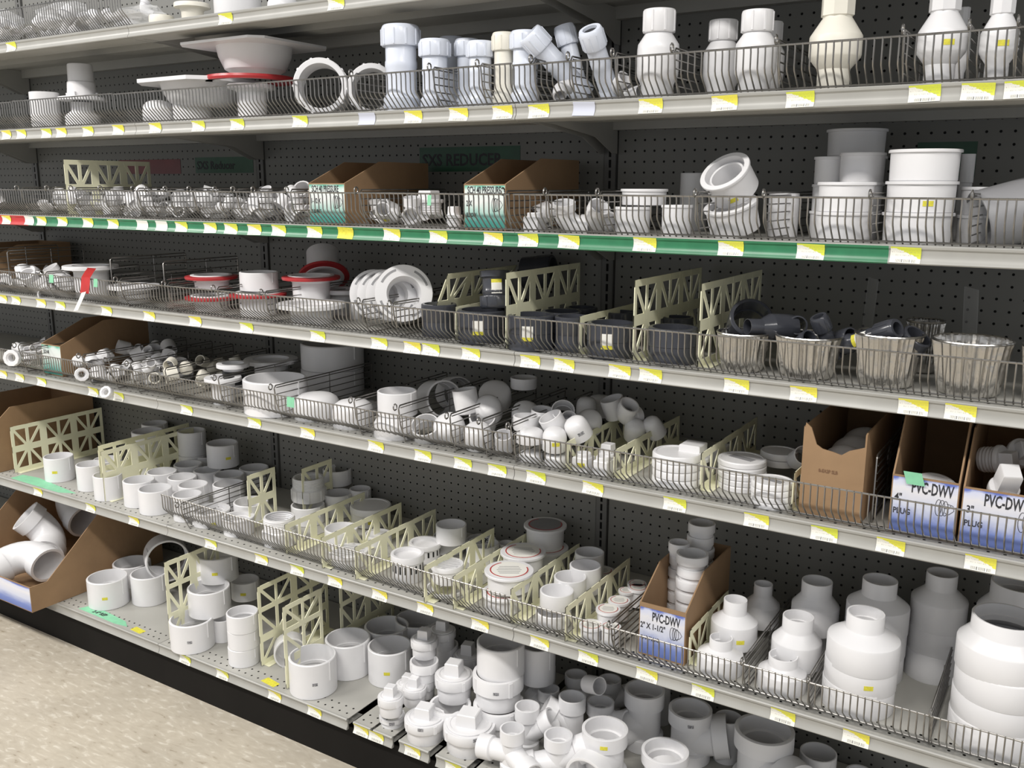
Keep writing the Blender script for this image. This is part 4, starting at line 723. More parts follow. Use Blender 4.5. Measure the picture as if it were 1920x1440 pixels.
fence(4, B2, -BAY-.01, 'wire fence of the fourth shelf at the left with red tape', yb=.03); fence(4, -BAY, -.006, 'wire fence of the fourth shelf before the red ringed flanges', yb=.028); fence(4, .008, BAY, 'wire fence of the fourth shelf in front of the foil pans', yb=.025)
fence(5, B2, -BAY-.01, 'wire fence of the fifth shelf with nuts hung on it', yb=.05, yt=-.022, floorw=True); fence(5, -BAY, -.006, 'wire fence of the fifth shelf before the domed caps', yb=.045, yt=-.02, floorw=True); fence(5, .008, BAY, 'wire fence of the fifth shelf crossing the blue cartons', yb=.026)
fence(6, -1.262, -.012, 'wire fence of the sixth shelf set askew, left end away from the lip', h=.085, y0b=.035, yb=.018); fence(6, -.008, BAY, 'wire fence of the sixth shelf before the white reducers', h=.078, yb=.024)
# ------------------------------------------------------------------ wire dividers
def wdiv(s, x, label, y0=-.012, y1=.34, h=.088, n=5, tall=False, m='wire'):
    e = empty('wire_divider', (x, 0, ZS[s]), label, 'wire divider')
    r = .0015; zb = .004
    fr = [(0, y0+.012, h-.001), (0, y0+.006, h-.008), (0, y0+.012, h*.5), (0, y0+.030, zb), (0, y1, zb), (0, y1, h-.004), (0, y1-.004, h)]
    if tall: fr = [(0, y0+.006, h), (0, y0, h-.006), (0, y0, zb), (0, y1, zb), (0, y1, h-.004), (0, y1-.004, h)]
    link('frame', MB().tube(fr, r*1.25, 5, True).mesh('frame', M[m], 50), e)
    k0 = 2 if False else 1
    for k in range(1, n+1):
        z = zb+(h-zb)*k/(n+.4); ya = y0+.008 if tall else (y0+.012 if z > h*.5 else y0+.03-.018*(z/(h*.5)))
        link('cross_wire', MB().tube([(.0015, ya, z), (.0015, y1, z)], r*.95, 5).mesh('cross_wire', M[m], 50), e)
    link('middle_wire', MB().tube([(-.0015, (y0+y1)*.55, zb), (-.0015, (y0+y1)*.55, h)], r, 5).mesh('middle_wire', M[m], 50), e)
    if not tall or h > .2:
        pts = [(0, y0-.0065+.0065*math.cos(a), h-.002+.0075*math.sin(a)) for a in [PI*2*i/10 for i in range(10)]]
        link('hook', MB().tube(pts, r*1.2, 5, True).mesh('hook', M[m], 50), e)
ords = ['first', 'second', 'third', 'fourth', 'fifth', 'sixth', 'seventh', 'eighth', 'ninth', 'tenth', 'eleventh', 'twelfth', 'thirteenth', 'fourteenth', 'fifteenth', 'sixteenth', 'seventeenth', 'eighteenth', 'nineteenth', 'twentieth', 'twenty-first']
shelfname = {2: 'second', 3: 'third', 4: 'fourth', 5: 'fifth', 6: 'sixth'}
for s, L in HOOKS.items():
    for k, x in enumerate(L):
        wdiv(s, x, 'zinc wire divider, %s from the left on the %s shelf' % (ords[k], shelfname[s]), y1=.33 if s != 5 else .38, h=.086 if s != 5 else .098)
for k, x in enumerate((-2.12, -1.97, -1.43, -1.19)):
    wdiv(4, x, 'tall wire divider standing on the fourth shelf, %s from the left' % ords[k], y0=.03, y1=.30, h=.138, n=6, tall=True)
wdiv(5, .742, 'tall wire divider between the kraft carton and the blue one', y0=.055, y1=.30, h=.130, n=8, tall=True)
for x, k in ((.545, 'left'), (.66, 'right')):
    for j in range(2):
        pass
# ------------------------------------------------------------------ cream lattice dividers
def lattice(s, x, y0, L, rows, label, tilt=0, half=False, z=0, rz=0, bh=.0825, foot=True):
    H = bh*rows; t0, t1 = -.0009, .0009; m = MB(); w = .014; w2 = .0088
    nc = max(1, round(L/.118)); cw = L/nc
    m.box((t0, 0, H-w), (t1, L, H)); m.box((t0, 0, 0), (t1, L, w)); m.box((t0, 0, 0), (t1, w*.8, H)); m.box((t0, L-w*.8, 0), (t1, L, H))
    for c in range(1, nc): m.box((t0, c*cw-w*.9, 0), (t1, c*cw+w*.9, H))
    for c in range(nc):
        ym = (c+.5)*cw; a, b = c*cw+.004, (c+1)*cw-.004
        r = 0
        while r < rows:
            zc = (r+1)*bh if r+1 < rows+1 else H
            two = r+2 <= rows
            if two:
                zl, zh, zc = r*bh, (r+2)*bh, (r+1)*bh
                m.box((t0, c*cw, zc-w*.8), (t1, (c+1)*cw, zc+w*.8)); m.box((t0, ym-w2/2-.001, zl), (t1, ym+w2/2+.001, zh))
                for (p, q) in (((a, zl+.003), (ym, zc)), ((b, zl+.003), (ym, zc)), ((a, zh-.004), (ym, zc)), ((b, zh-.004), (ym, zc))): m.bar(p, q, w2, t0, t1)
                m.add(*disc_x(ym, zc, .014, t0, t1)); r += 2
            else:
                zl, zh = r*bh, (r+1)*bh
                m.box((t0, ym-w2/2, zl), (t1, ym+w2/2, zh)); m.bar((a, zh-.004), (ym, zl+.004), w2, t0, t1); m.bar((b, zh-.004), (ym, zl+.004), w2, t0, t1)
                m.box((t0, c*cw, zl), (t1, (c+1)*cw, zl+w)); r += 1
    for i, n0 in enumerate(m.g):   # overlapping bars differ a little in thickness
        for j in range(n0, m.g[i+1] if i+1 < len(m.g) else len(m.v)): q = m.v[j]; m.v[j] = (q[0]*(1+.02*i), q[1], q[2])
    o = link('lattice_divider', m.mesh('lattice_divider', M['lattice'], 0), None, (x, y0, ZS[s]+z+.002)); o.rotation_euler = (0, tilt, rz)
    tag(o, label, 'shelf divider')
    if foot: link('foot', MB().box((0, .01, -.0015), (.022, L, 0)).mesh('foot', M['lattice'], 0), o)
    return o
def disc_x(y, z, r, t0, t1):
    v = [(t0, y+r*math.cos(a*PI/4), z+r*math.sin(a*PI/4)) for a in range(8)]+[(t1, y+r*math.cos(a*PI/4), z+r*math.sin(a*PI/4)) for a in range(8)]
    return v, [tuple(range(7, -1, -1)), tuple(range(8, 16))]+[(k, (k+1) % 8, 8+(k+1) % 8, 8+k) for k in range(8)]
lattice(3, -1.60, .02, .30, 2, 'cream lattice divider standing in the left bins under the red tape')
o = lattice(4, -.285, .055, .30, 2, 'cream lattice divider leaning over between flanges and dark couplings', tilt=.42, foot=False)
lattice(4, -.19, .045, .12, 1, 'short low cream lattice beside the tipped glossy union', bh=.078)
lattice(4, -.037, .019, .34, 2, 'tall cream lattice divider at the fourth shelf joint')
lattice(4, .137, .034, .29, 1, 'low cream lattice divider among the dark couplings', bh=.082)
lattice(4, .262, .030, .37, 2, 'tall cream lattice divider before the last dark couplings')
lattice(4, .398, .040, .38, 2, 'tall cream lattice divider left of the first foil pan')
lattice(5, .116, .023, .35, 1, 'low cream lattice divider right of the white cap pile', bh=.066)
lattice(5, .227, .030, .36, 1, 'low cream lattice divider left of the square plug stack', bh=.063)
lattice(5, .41, .052, .36, 1, 'low cream lattice divider behind the slotted discs', bh=.080)
lattice(5, .600, .035, .12, 1, 'short cream lattice against the left side of the kraft carton', bh=.075)
lattice(6, -2.10, .045, .355, 2, 'greyish cream lattice divider against the big kraft carton')
fl_ = lattice(6, -1.565, .03, .36, 2, 'front cream lattice divider with blank lower corner, sixth shelf')
link('blank_corner', MB().box((-.0013, 0, 0), (.0013, .115, .085)).mesh('blank_corner', M['lattice'], 0), fl_)
lattice(6, -1.632, .065, .36, 2, 'cream lattice divider just behind the front one, sixth shelf')
lattice(6, -.985, .105, .11, 2, 'narrow upright cream lattice beside the threaded adapter', foot=False)
lattice(6, -.90, .24, .13, 2, 'cream lattice piece standing behind the tall adapter stack', foot=False)
for k, (x, y, L, h) in enumerate(((-.76, .03, .33, .085), (-.608, .012, .335, .085), (-.485, .005, .345, .088), (-.253, -.008, .31, .094), (-.172, .0, .335, .084), (-.017, .012, .335, .085), (.131, .004, .335, .081), (.404, .05, .24, .080))):
    lattice(6, x, y, L, 1, 'cream lattice divider, ' + ['first of the low ones, behind the threaded adapter', 'second low one, over the slotted strainer', 'third low one, left of the side slotted strainer', 'fourth low one, left of the round slotted strainer', 'fifth low one, with the handwritten cup leaning behind', 'sixth low one, right of the lidded flanges', 'seventh low one, right of the row of cups', 'rightmost one beside the blue carton'][k], bh=h)
lattice(7, -1.181, -.052, .20, 3, 'tall cream lattice divider at the left of the leaning pile', bh=.0875)
lattice(7, -.857, .006, .28, 3, 'tall cream lattice divider right of the stepped white stack', bh=.0805)
lattice(7, -.706, -.045, .15, 3, 'tall cream lattice divider behind the large front coupling', bh=.080)
lattice(7, -.690, .16, .24, 3, 'cream lattice divider at the back of the large couplings', bh=.080, foot=False)
# ------------------------------------------------------------------ cartons
def carton(name, s, x0, x1, yf, L, hf, hb, ys, label, prt=None, texts=(), torn=False, t=.003, flat=0, icon=False):
    """open display carton: low front, sides rising over ys (distance) from hf to hb"""
    e = empty(name, (x0, yf, ZS[s]+.001), label, 'carton'); W = x1-x0; c = M['card']
    side = [(0, 0), (0, hf), (flat, hf), (ys, hb), (L, hb), (L, 0)]
    link('side_panel', MB().prism(side, 0, t).mesh('side_panel', c, 0), e); link('side_panel', MB().prism(side, W-t, W).mesh('side_panel', c, 0), e)
    link('bottom_panel', MB().box((t, t, 0), (W-t, L-t, t)).mesh('bottom_panel', c, 0), e); link('back_panel', MB().box((t, L-t, 0), (W-t, L, hb)).mesh('back_panel', c, 0), e)
    if torn:
        top = [(t, hf*1.05), (W*.12, hf), (W*.22, hf*.82), (W*.32, hf*.78), (W*.5, hf*.76), (W*.62, hf*.74), (W*.74, hf*.80), (W*.86, hf*.83), (W-t, hf*.86)]
        v = [(x, 0, 0) for x, z in top]+[(x, 0, z) for x, z in top]+[(x, t, 0) for x, z in top]+[(x, t, z) for x, z in top]; n = len(top); f = []
        for i in range(n-1): f += [(i, i+1, n+i+1, n+i), (2*n+i+1, 2*n+i, 3*n+i, 3*n+i+1), (n+i, n+i+1, 3*n+i+1, 3*n+i)]
        fp = link('front_panel', MB().add(v, f).mesh('front_panel', c, 0), e)
    else:
        fp = link('front_panel', MB().box((t, 0, 0), (W-t, t, hf)).mesh('front_panel', c, 0), e)
    if prt:
        z0, z1 = hf*.03, hf*(.97 if s != 6 else .92); xx0, xx1 = .002, W-.002
        v = [(xx0, -.0004, z0), (xx1, -.0004, z0), (xx1, -.0004, z1), (xx0, -.0004, z1), (xx0, -.0001, z0), (xx1, -.0001, z0), (xx1, -.0001, z1), (xx0, -.0001, z1)]
        uv = [(0, 0), (1, 0), (1, 1), (0, 1)]*2
        link('printed_label', MB().add(v, [(0, 1, 2, 3), (7, 6, 5, 4)]).mesh('printed_label', M[prt], 0, uv), fp)
    for (txt, size, x, z, sx, *mm) in texts: lettering(txt, size, fp, (W*x, -.0006, hf*z), sx=sx, m=mm[0] if mm else 'ink')
    if icon:
        def P(u, v): return (W*u, -.0007, hf*v)
        r = W*.10
        for k, (du, sc) in enumerate(((0, 1), (.05, .97), (.10, .9))):
            link('drawing_line', MB().tube([(W*(.72+du)+r*.45*sc*math.cos(a), -.0007, hf*.55+r*1.35*sc*math.sin(a)) for a in [2*PI*i/18 for i in range(18)]], .0005, 4, True).mesh('drawing_line', M['ink'], 0), fp)
        q = [(W*.84, hf*.55+r*.8), (W*.93, hf*.55+r*.62), (W*.95, hf*.55-r*.2), (W*.88, hf*.55-r*.9), (W*.82, hf*.55-r*.7)] if icon == 1 else [(W*.75, hf*.55+r*1.3), (W*.88, hf*.55+r*.75), (W*.93, hf*.55), (W*.88, hf*.55-r*.75), (W*.75, hf*.55-r*1.3)]
        link('drawing_line', MB().tube([(a, -.0007, b) for a, b in q], .0005, 4).mesh('drawing_line', M['ink'], 0), fp)
        if icon == 1: link('drawing_line', MB().tube([(W*.80, -.0007, hf*.55), (W*.88, -.0007, hf*.55+r*.1), (W*.90, -.0007, hf*.55+r*.65)], .0005, 4).mesh('drawing_line', M['ink'], 0), fp)
    return e
tsch = lambda a, b: [('SCH 40 PRESSURE', .0225, .09, .79, .50), (a, .017, .06, .52, .6), (b, .013, .06, .28, .6)]
carton('display_carton', 3, -.620, -.502, .032, .33, .099, .152, .13, 'green printed carton on the third shelf, left of two', 'greenprint', tsch('1-1/2 X 1', 'BUSHING'), icon=2)
carton('display_carton', 3, -.155, -.046, .032, .33, .098, .155, .15, 'green printed carton on the third shelf, right of two', 'greenprint', tsch('2 X 1', 'ELBOW'), icon=2)
carton('display_carton', 5, .614, .727, .032, .36, .170, .172, .01, 'plain kraft carton with torn front holding big white rings', torn=True, texts=[('8-EA2P SLB', .009, .28, .52, .8, 'faded')])
carton('display_carton', 5, .775, .885, .030, .36, .107, .205, .085, 'blue printed carton on the fifth shelf, left of two, green note on top', 'blueprint', [('PVC-DWV', .030, .30, .74, .50), ('4"', .018, .06, .57, .8), ('PLUG', .015, .05, .34, .8)], icon=1)
carton('display_carton', 5, .890, 1.02, .030, .36, .104, .19, .085, 'blue printed carton on the fifth shelf cut by the right edge', 'blueprint', [('PVC-DWV', .030, .26, .73, .50), ('3"', .018, .06, .57, .8), ('PLUG', .015, .05, .34, .8)], icon=1)
carton('display_carton', 6, .290, .396, .046, .27, .120, .178, .10, 'blue printed carton on the sixth shelf full of ringed bushings', 'blueprint', [('PVC-DWV', .028, .28, .70, .50), ('2" X 1-1/2"', .018, .03, .53, .7), ('CAP PLUG', .012, .03, .31, .8)], icon=2)
carton('display_carton', 7, -2.22, -1.734, -.150, .50, .086, .290, .30, 'large carton at the left of the deck holding white elbows', 'blueprint', flat=.06)
carton('display_carton', 6, -2.42, -2.15, .02, .38, .175, .225, .06, 'big kraft carton at the left of the sixth shelf, behind the lattice')
carton('display_carton', 5, -1.84, -1.735, .035, .33, .100, .165, .16, 'small green printed carton at the left of the fifth shelf', 'greenprint', [('SCH 40', .016, .1, .7, .6)])
carton('display_carton', 4, -2.40, -2.20, .10, .30, .10, .14, .1, 'kraft carton in the dark at the far left of the fourth shelf')
# thin clear upright strips behind the foil pans
for (x, y, t, k) in ((.655, .30, .05, 'left of two, behind the second foil pan'), (.86, .22, -.06, 'right of two, behind the big foil pans')):
    o = link('clear_divider', MB().box((-.0008, -.03, 0), (.0008, .03, .17)).mesh('clear_divider', M['clear'], 0), None, (x, y, ZS[4]+.001), (0, t, .5)); tag(o, 'clear plastic divider strip standing upright, ' + k, 'shelf divider')
# ------------------------------------------------------------------ signs and notes
def slab(name, s, pts, th, m, label, cat, z=0):
    """flat piece lying on a shelf; pts in (x,y)"""
    n = len(pts); zb = ZS[s]+z
    o = link(name, MB().add([(x, y, zb) for x, y in pts]+[(x, y, zb+th) for x, y in pts], [tuple(range(n-1, -1, -1)), tuple(range(n, 2*n))]+[(i, (i+1) % n, n+(i+1) % n, n+i) for i in range(n)]).mesh(name, M[m], 0))
    return tag(o, label, cat)
def sign(x0, x1, z0, z1, m, label, txt=None, size=.04, tx=.05, tz=.2):
    o = link('tape_sign', MB().box((0, -.0004, 0), (x1-x0, 0, z1-z0)).mesh('tape_sign', M[m], 0), None, (x0, D-.0008, z0)); tag(o, label, 'sign')
    if txt: lettering(txt, size, o, ((x1-x0)*tx, -.0008, (z1-z0)*tz), 'handwriting', sx=.95)
    return o
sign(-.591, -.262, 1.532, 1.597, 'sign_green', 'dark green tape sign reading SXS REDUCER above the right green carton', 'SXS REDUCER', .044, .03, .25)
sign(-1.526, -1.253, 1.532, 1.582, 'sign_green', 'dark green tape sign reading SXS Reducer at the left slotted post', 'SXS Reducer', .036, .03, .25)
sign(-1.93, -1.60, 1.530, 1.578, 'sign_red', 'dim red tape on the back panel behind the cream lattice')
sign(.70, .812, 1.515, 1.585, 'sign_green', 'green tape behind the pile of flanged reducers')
slab('note', 6, [(-2.06, .006), (-1.78, .003), (-1.72, .030), (-1.98, .060), (-2.06, .050)], .0006, 'green', 'pale green note taped to the sixth shelf beside the sticker coupling', 'note')
n7 = slab('note', 7, [(-1.64, -.050), (-1.45, -.054), (-1.395, -.046), (-1.43, -.026), (-1.62, -.010)], .0006, 'green', 'pale green handwritten note taped on the deck', 'note')
lettering('2-4" REP', .020, n7, (-1.58, -.043, ZS[7]+.0012), 'handwriting', sx=.9, rot=(0, 0, .02))
slab('price_label', 7, [(-1.372, -.052), (-1.322, -.055), (-1.320, -.034), (-1.370, -.030)], .0006, 'yellow', 'yellow and white price label stuck flat on the deck, left', 'label')
slab('price_label', 7, [(-.80, -.050), (-.745, -.056), (-.742, -.034), (-.795, -.026)], .0006, 'yellow', 'yellow price label stuck flat on the deck beside the front coupling', 'label')
def strip(name, pts, wid, m, label, cat, d=(1, 0, 0)):
    d = Vector(d)*wid/2; v = []; n = len(pts); f = []
    for p in pts:
        p = Vector(p); v += [p-d, p+d, p-d+Vector((0, .0006, .0003)), p+d+Vector((0, .0006, .0003))]
    for i in range(n-1):
        a, b = i*4, i*4+4; f += [(a, a+1, b+1, b), (a+3, a+2, b+2, b+3), (a+1, a+3, b+3, b+1), (a+2, a, b, b+2)]
    o = link(name, MB().add(v, f).mesh(name, M[m], 50)); return tag(o, label, cat)
# ------------------------------------------------------------------ fittings
def hollow(outer, wall):
    """closed profile from an outer line (bottom to top) with constant wall"""
    inn = [(max(r-wall, .0005), z) for r, z in reversed(outer)]
    return outer+inn
def square(m, cx, cz0, w, hgt, taper=.93):
    a, b = w/2, w/2*taper
    m.add([(-a,-a,cz0),(a,-a,cz0),(a,a,cz0),(-a,a,cz0),(-b,-b,cz0+hgt*.94),(b,-b,cz0+hgt*.94),(b,b,cz0+hgt*.94),(-b,b,cz0+hgt*.94),
           (-b*.9,-b*.9,cz0+hgt),(b*.9,-b*.9,cz0+hgt),(b*.9,b*.9,cz0+hgt),(-b*.9,b*.9,cz0+hgt)],
          [(0,3,2,1),(0,1,5,4),(1,2,6,5),(2,3,7,6),(3,0,4,7),(4,5,9,8),(5,6,10,9),(6,7,11,10),(7,4,8,11),(8,9,10,11)])
    return m
def patch(name, r, z0, z1, az, wid, m, parent, off=.0005):
    n = 5; v = []; da = wid/r
    for i in range(n):
        a = az-da/2+da*i/(n-1)
        for rr in (r+off*.2, r+off):
            for z in (z0, z1): v.append((rr*math.cos(a), rr*math.sin(a), z))
    f = []
    for i in range(n-1):
        a, b = i*4, i*4+4; f += [(a+2, b+2, b+3, a+3), (a+1, b+1, b, a), (a+3, b+3, b+1, a+1), (a, b, b+2, a+2)]
    f += [(0, 2, 3, 1), (n*4-4, n*4-3, n*4-1, n*4-2)]
    return link(name, MB().add(v, f).mesh(name, M[m], 50), parent)
NAMES = {'coupling': 'coupling', 'cup': 'drain_cup', 'cap': 'dome_fitting', 'bushing': 'flanged_bushing', 'reducer': 'reducer', 'step': 'ringed_bushing', 'thread': 'threaded_adapter', 'disc': 'knockout_disc',
         'hubflange': 'closet_flange', 'redflange': 'closet_flange', 'flangeup': 'closet_flange', 'slotflange': 'closet_flange', 'ringfit': 'ring_fitting', 'nutcoup': 'repair_coupling', 'valve': 'swelling_adapter', 'valvebig': 'tapered_adapter',
         'plug': 'square_plug', 'plugsq': 'square_plug', 'boxfit': 'square_fitting', 'cleanout': 'cleanout_fitting', 'collar': 'cleanout_collar', 'lidded': 'floor_flange', 'strainer': 'drain_strainer', 'tee': 'pipe_tee', 'wye': 'pipe_wye',
         'elbow': 'pipe_elbow', 'pan': 'foil_pan', 'dark': 'coupling', 'nutfit': 'threaded_nut'}
def sweep(m, path, rads, n=28):
    P = [Vector(p) for p in path]; k = len(P); v = []; up = Vector((0, 1, 0))
    for i, p in enumerate(P):
        t = P[min(i+1, k-1)]-P[max(i-1, 0)]; t = (t if t.length > 1e-9 else (P[min(i+2, k-1)]-P[max(i-2, 0)])).normalized(); a = (up-t*up.dot(t)).normalized(); b = t.cross(a)
        for j in range(n):
            g = 2*PI*j/n; v.append(p+(a*math.cos(g)+b*math.sin(g))*rads[i])
    f = [(i*n+j, i*n+(j+1) % n, (i+1)*n+(j+1) % n, (i+1)*n+j) for i in range(k-1) for j in range(n)]
    return m.add(v, f)
def elbow_mesh(r, bend=1.35, ang=90):
    """mouth A faces +z, mouth B faces +x; hubs at both ends"""
    R = bend*r; m = MB(); path = []; rad = []; A = math.radians(ang)
    L = r*.75
    path += [(0, 0, L), (0, 0, L), (0, 0, L*.12), (0, 0, L*.1)]; rad += [r*.86, r, r, r*.9]
    for i in range(9):
        a = A*i/8; path.append((R-R*math.cos(a), 0, -R*math.sin(a))); rad.append(r*.9)
    ex = Vector((R-R*math.cos(A), 0, -R*math.sin(A))); d = Vector((math.sin(A), 0, -math.cos(A)))
    path += [tuple(ex+d*L*.1), tuple(ex+d*L*.12), tuple(ex+d*L), tuple(ex+d*L)]; rad += [r*.9, r, r, r*.86]
    inner = [p for p in reversed(path[1:-1])]; ir = [r*.86]+[r*.84]+[r*.72]*9+[r*.72]*1+[r*.84, r*.86]
    ri = []
    for i in range(len(inner)): ri.append(r*.86 if i in (0, len(inner)-1) else r*.74)
    sweep(m, [Vector(p) for p in path], rad)
    sweep(m, [Vector(p) for p in inner], ri)
    c = sum((Vector(p) for p in m.v), Vector())/len(m.v)
    return m.xf(Matrix.Translation(-c))
def build(kind, pos, r, h, label, group, cat, kw):
    cat = 'pipe fitting' if cat == 0 else cat
    x, y, z = pos; mt = M[kw.get('mat', 'white')]; rt = kw.get('rt', 1); rib = 0
    name = NAMES[kind]; ctr = kw.get('centre'); q = None
    az = math.atan2(-1.6721-y, 1.0386-x)
    if ctr:
        a = Vector(kw['axis']).normalized(); q = a.to_track_quat('Z', 'Y') if abs(a.z) < .95 else Vector((0, 0, 1)).rotation_difference(a)
        if 'bdir' in kw:
            bx = Vector(kw['bdir']); bx = (bx-a*bx.dot(a)).normalized(); q = Matrix((bx, a.cross(bx), a)).transposed().to_quaternion()
        lc = q.inverted() @ Vector((1.0386-x, -1.6721-y, 1.495-z)); az = math.atan2(lc.y, lc.x)
    parts = []   # (name, mesh, sub)
    body = MB(); w = max(.003, r*.075); sr = r; sz = .45; nseg = 44 if r > .035 else 30
    if kind in ('coupling', 'dark'):
        c = .03*r; ri = r*(.91 if kind == 'coupling' else .84)
        body.lathe([(r-c, 0), (r, c), (r, h-c), (r-c, h), (ri, h), (ri-.012*r, .54*h), (ri-.06*r, .54*h), (ri-.06*r, .46*h), (ri-.012*r, .46*h), (ri, 0)], nseg)
        if kind == 'coupling': body.ribs(2, r, h*.45, h*.98, r*.025, r*.03, az+.75)
        else: body.lathe([(r*.995, h*.48), (r*1.02, h*.5), (r*1.02, h*.97), (r*.995, h*.985)], nseg, True)
        if kind == 'dark' and not ctr and label.startswith('dark'): body.lathe([(0, h*.5), (ri-.03*r, h*.5), (ri-.03*r, h*.47), (0, h*.47)], nseg, False)
    elif kind == 'cup':
        body.lathe([(0, 0), (r*.8, 0), (r*.96, .05*h), (r, .14*h), (r, h-.02*r), (r*.98, h), (r*.9, h), (r*.88, .14*h), (r*.8, .1*h), (0, .09*h)], nseg, False)
    elif kind == 'cap':
        body.lathe([(0, .82*h), (.75*r, .72*h), (.9*r, .5*h), (.91*r, 0), (.99*r, 0), (r, .02*h), (r, .52*h), (.975*r, .66*h), (.88*r, .82*h), (.68*r, .93*h), (.36*r, .99*h), (0, h)], nseg, False)
    elif kind == 'reducer':
        t = .06*r; o = [(r*.985, 0), (r, .02*h), (r, .49*h), (r*.985, .52*h), (r*rt*1.03, .70*h), (r*rt, .73*h), (r*rt, h-.01*h), (r*rt-.15*t, h)]
        i = [(r*rt-t*.9, h), (r*rt-t*1.1, .80*h), (r*rt-t*1.9, .795*h), (r*rt-t*1.9, .70*h), (r-t, .51*h), (r-t, 0)]
        body.lathe(o+i, nseg); sz = .24
    elif kind == 'step':
        body.lathe([(r*.80, 0), (r*.88, 0), (r*.88, .28*h), (r, .32*h), (r, .93*h), (r*.97, h), (r*.84, h), (r*.80, .6*h)], nseg); sz = .6
    elif kind == 'bushing':
        body.lathe([(.84*r, 0), (.9*r, 0), (.925*r, .03*h), (.94*r, h-.0055), (r, h-.005), (r, h-.001), (.985*r, h), (.80*r, h), (.79*r, h-.30*h), (.68*r, h-.33*h), (.68*r, h-.18*h), (.61*r, h-.2*h), (.60*r, 0)], nseg); sz = .3; sr = .93*r
    elif kind == 'thread':
        o = [(r*.96, 0), (r, .02*h), (r, .5*h), (r*.9, .56*h)]
        for k in range(6): o += [(r*.9, h*(.58+k*.065)), (r*.93, h*(.60+k*.065)), (r*.9, h*(.63+k*.065))]
        o += [(r*.88, h)]; body.lathe(hollow(o, .1*r), nseg); body.ribs(8, r, .05*h, .5*h, r*.05, r*.03)
    elif kind == 'disc':
        body.lathe([(0, 0), (.97*r, 0), (r, .12*h), (r, .8*h), (.96*r, h), (.86*r, h), (.85*r, .9*h), (0, .9*h)], nseg, False)
        if kw.get('slot'): parts.append(('slot', MB().box((-r*.55, -r*.2, h*.86), (r*.55, r*.2, h*.94)).xf(Matrix.Rotation(-.3, 4, 'Z')).mesh('slot', M['grey'], 0)))
    elif kind in ('hubflange', 'redflange', 'flangeup'):
        if kind == 'flangeup':
            body.lathe([(.42*r, 0), (r, .0), (r, .05*h), (.97*r, .09*h), (.60*r, .13*h), (.56*r, .50*h), (.52*r, .53*h), (.50*r, .97*h), (.48*r, h), (.42*r, h)], nseg); body.ribs(4, .62*r, .08*h, .22*h, .06*r, .08*r, .5)
        elif kind == 'hubflange':
            body.lathe([(.55*r, 0), (.60*r, 0), (.62*r, h-.02), (.70*r, h-.014), (r, h-.011), (r, h-.002), (.98*r, h), (.66*r, h), (.64*r, h-.008), (.56*r, h-.012)], nseg)
            if kw.get('band'): parts.append(('black_band', MB().lathe([(.63*r, h*.3), (.67*r, h*.3), (.67*r, h*.75), (.63*r, h*.75)], nseg).mesh('black_band', M['mouth'])))
        else:
            body.lathe([(.58*r, 0), (.63*r, 0), (.65*r, h-.02), (.74*r, h-.013), (.80*r, h-.004), (.78*r, h), (.66*r, h), (.60*r, h-.01)], nseg)
            parts.append(('red_ring', MB().lathe([(.75*r, h-.012), (.98*r, h-.012), (r, h-.008), (.99*r, h-.004), (.80*r, h-.002)], nseg).mesh('red_ring', M['red'])))
    elif kind == 'slotflange':
        body.lathe([(.50*r, -h*.9), (.60*r, -h*.9), (.62*r, .25*h), (r, .30*h), (r, .9*h), (.985*r, h), (.60*r, h), (.53*r, .5*h)], 48); body.ribs(6, .62*r, -h*.4, .3*h, .02*r, .2*r)
        for k in range(4):
            mm = MB(); a0 = k*PI/2+.3; n = 7; v = []
            for i in range(n):
                a = a0+.8*i/(n-1)
                for rr in (.80*r, .88*r):
                    for zz in (h*.98, h*1.01): v.append((rr*math.cos(a), rr*math.sin(a), zz))
            f = []
            for i in range(n-1):
                p, s2 = i*4, i*4+4; f += [(p+1, p+3, s2+3, s2+1), (p, s2, s2+2, p+2), (p+2, s2+2, s2+3, p+3), (p, p+1, s2+1, s2)]
            mm.add(v, f); parts.append(('bolt_slot', mm.mesh('bolt_slot', M['grey'], 0)))
    elif kind == 'ringfit':
        body.lathe([(.80*r, 0), (.97*r, 0), (r, .03*h), (r, .28*h), (.9*r, .32*h), (.9*r, .70*h), (r, .74*h), (r, .97*h), (.97*r, h), (.80*r, h), (.78*r, .5*h)], 48); body.ribs(10, r, .75*h, .96*h, r*.05, r*.035)
    elif kind == 'nutcoup':
        nh = .24*h if h > .12 else .34*h; b = .80*r
        body.lathe([(b*.86, 0), (.93*r, 0), (.95*r, .01*h), (.95*r, .16*h), (b*1.03, .20*h), (b, .22*h), (b, .50*h), (b*1.04, .52*h), (b*1.04, .58*h), (b, .60*h), (b, h-nh*.7), (b*.86, h-nh*.7)], nseg)
        nut = MB().lathe([(b*1.01, h-nh), (.97*r, h-nh), (r, h-nh*.93), (r, h-nh*.18), (.93*r, h-nh*.04), (.88*r, h), (.60*r, h), (.58*r, h-nh*.5), (b*.87, h-nh*.6)], nseg).ribs(10, r*.995, h-nh*.95, h-nh*.2, r*.05, r*.04)
        parts.append(('nut', nut.mesh('nut', mt)))
        if ctr and 'dark' != kw.get('mat'): parts.append(('bore_shade', MB().lathe([(0, h-.006), (.6*r, h-.006), (.6*r, h-.010), (0, h-.010)], 24, False).mesh('bore_shade', M['mouth'])))  # black disc painted in for the shade inside the open bore
        sz = .35; sr = b
    elif kind == 'valve':
        body.lathe([(.62*r, 0), (.76*r, 0), (.78*r, .01*h), (.78*r, .17*h), (.97*r, .27*h), (r, .33*h), (r, .56*h), (.97*r, .62*h), (.70*r, .72*h), (.64*r, .74*h), (.64*r, .80*h), (.5*r, .80*h), (.5*r, .3*h)], nseg)
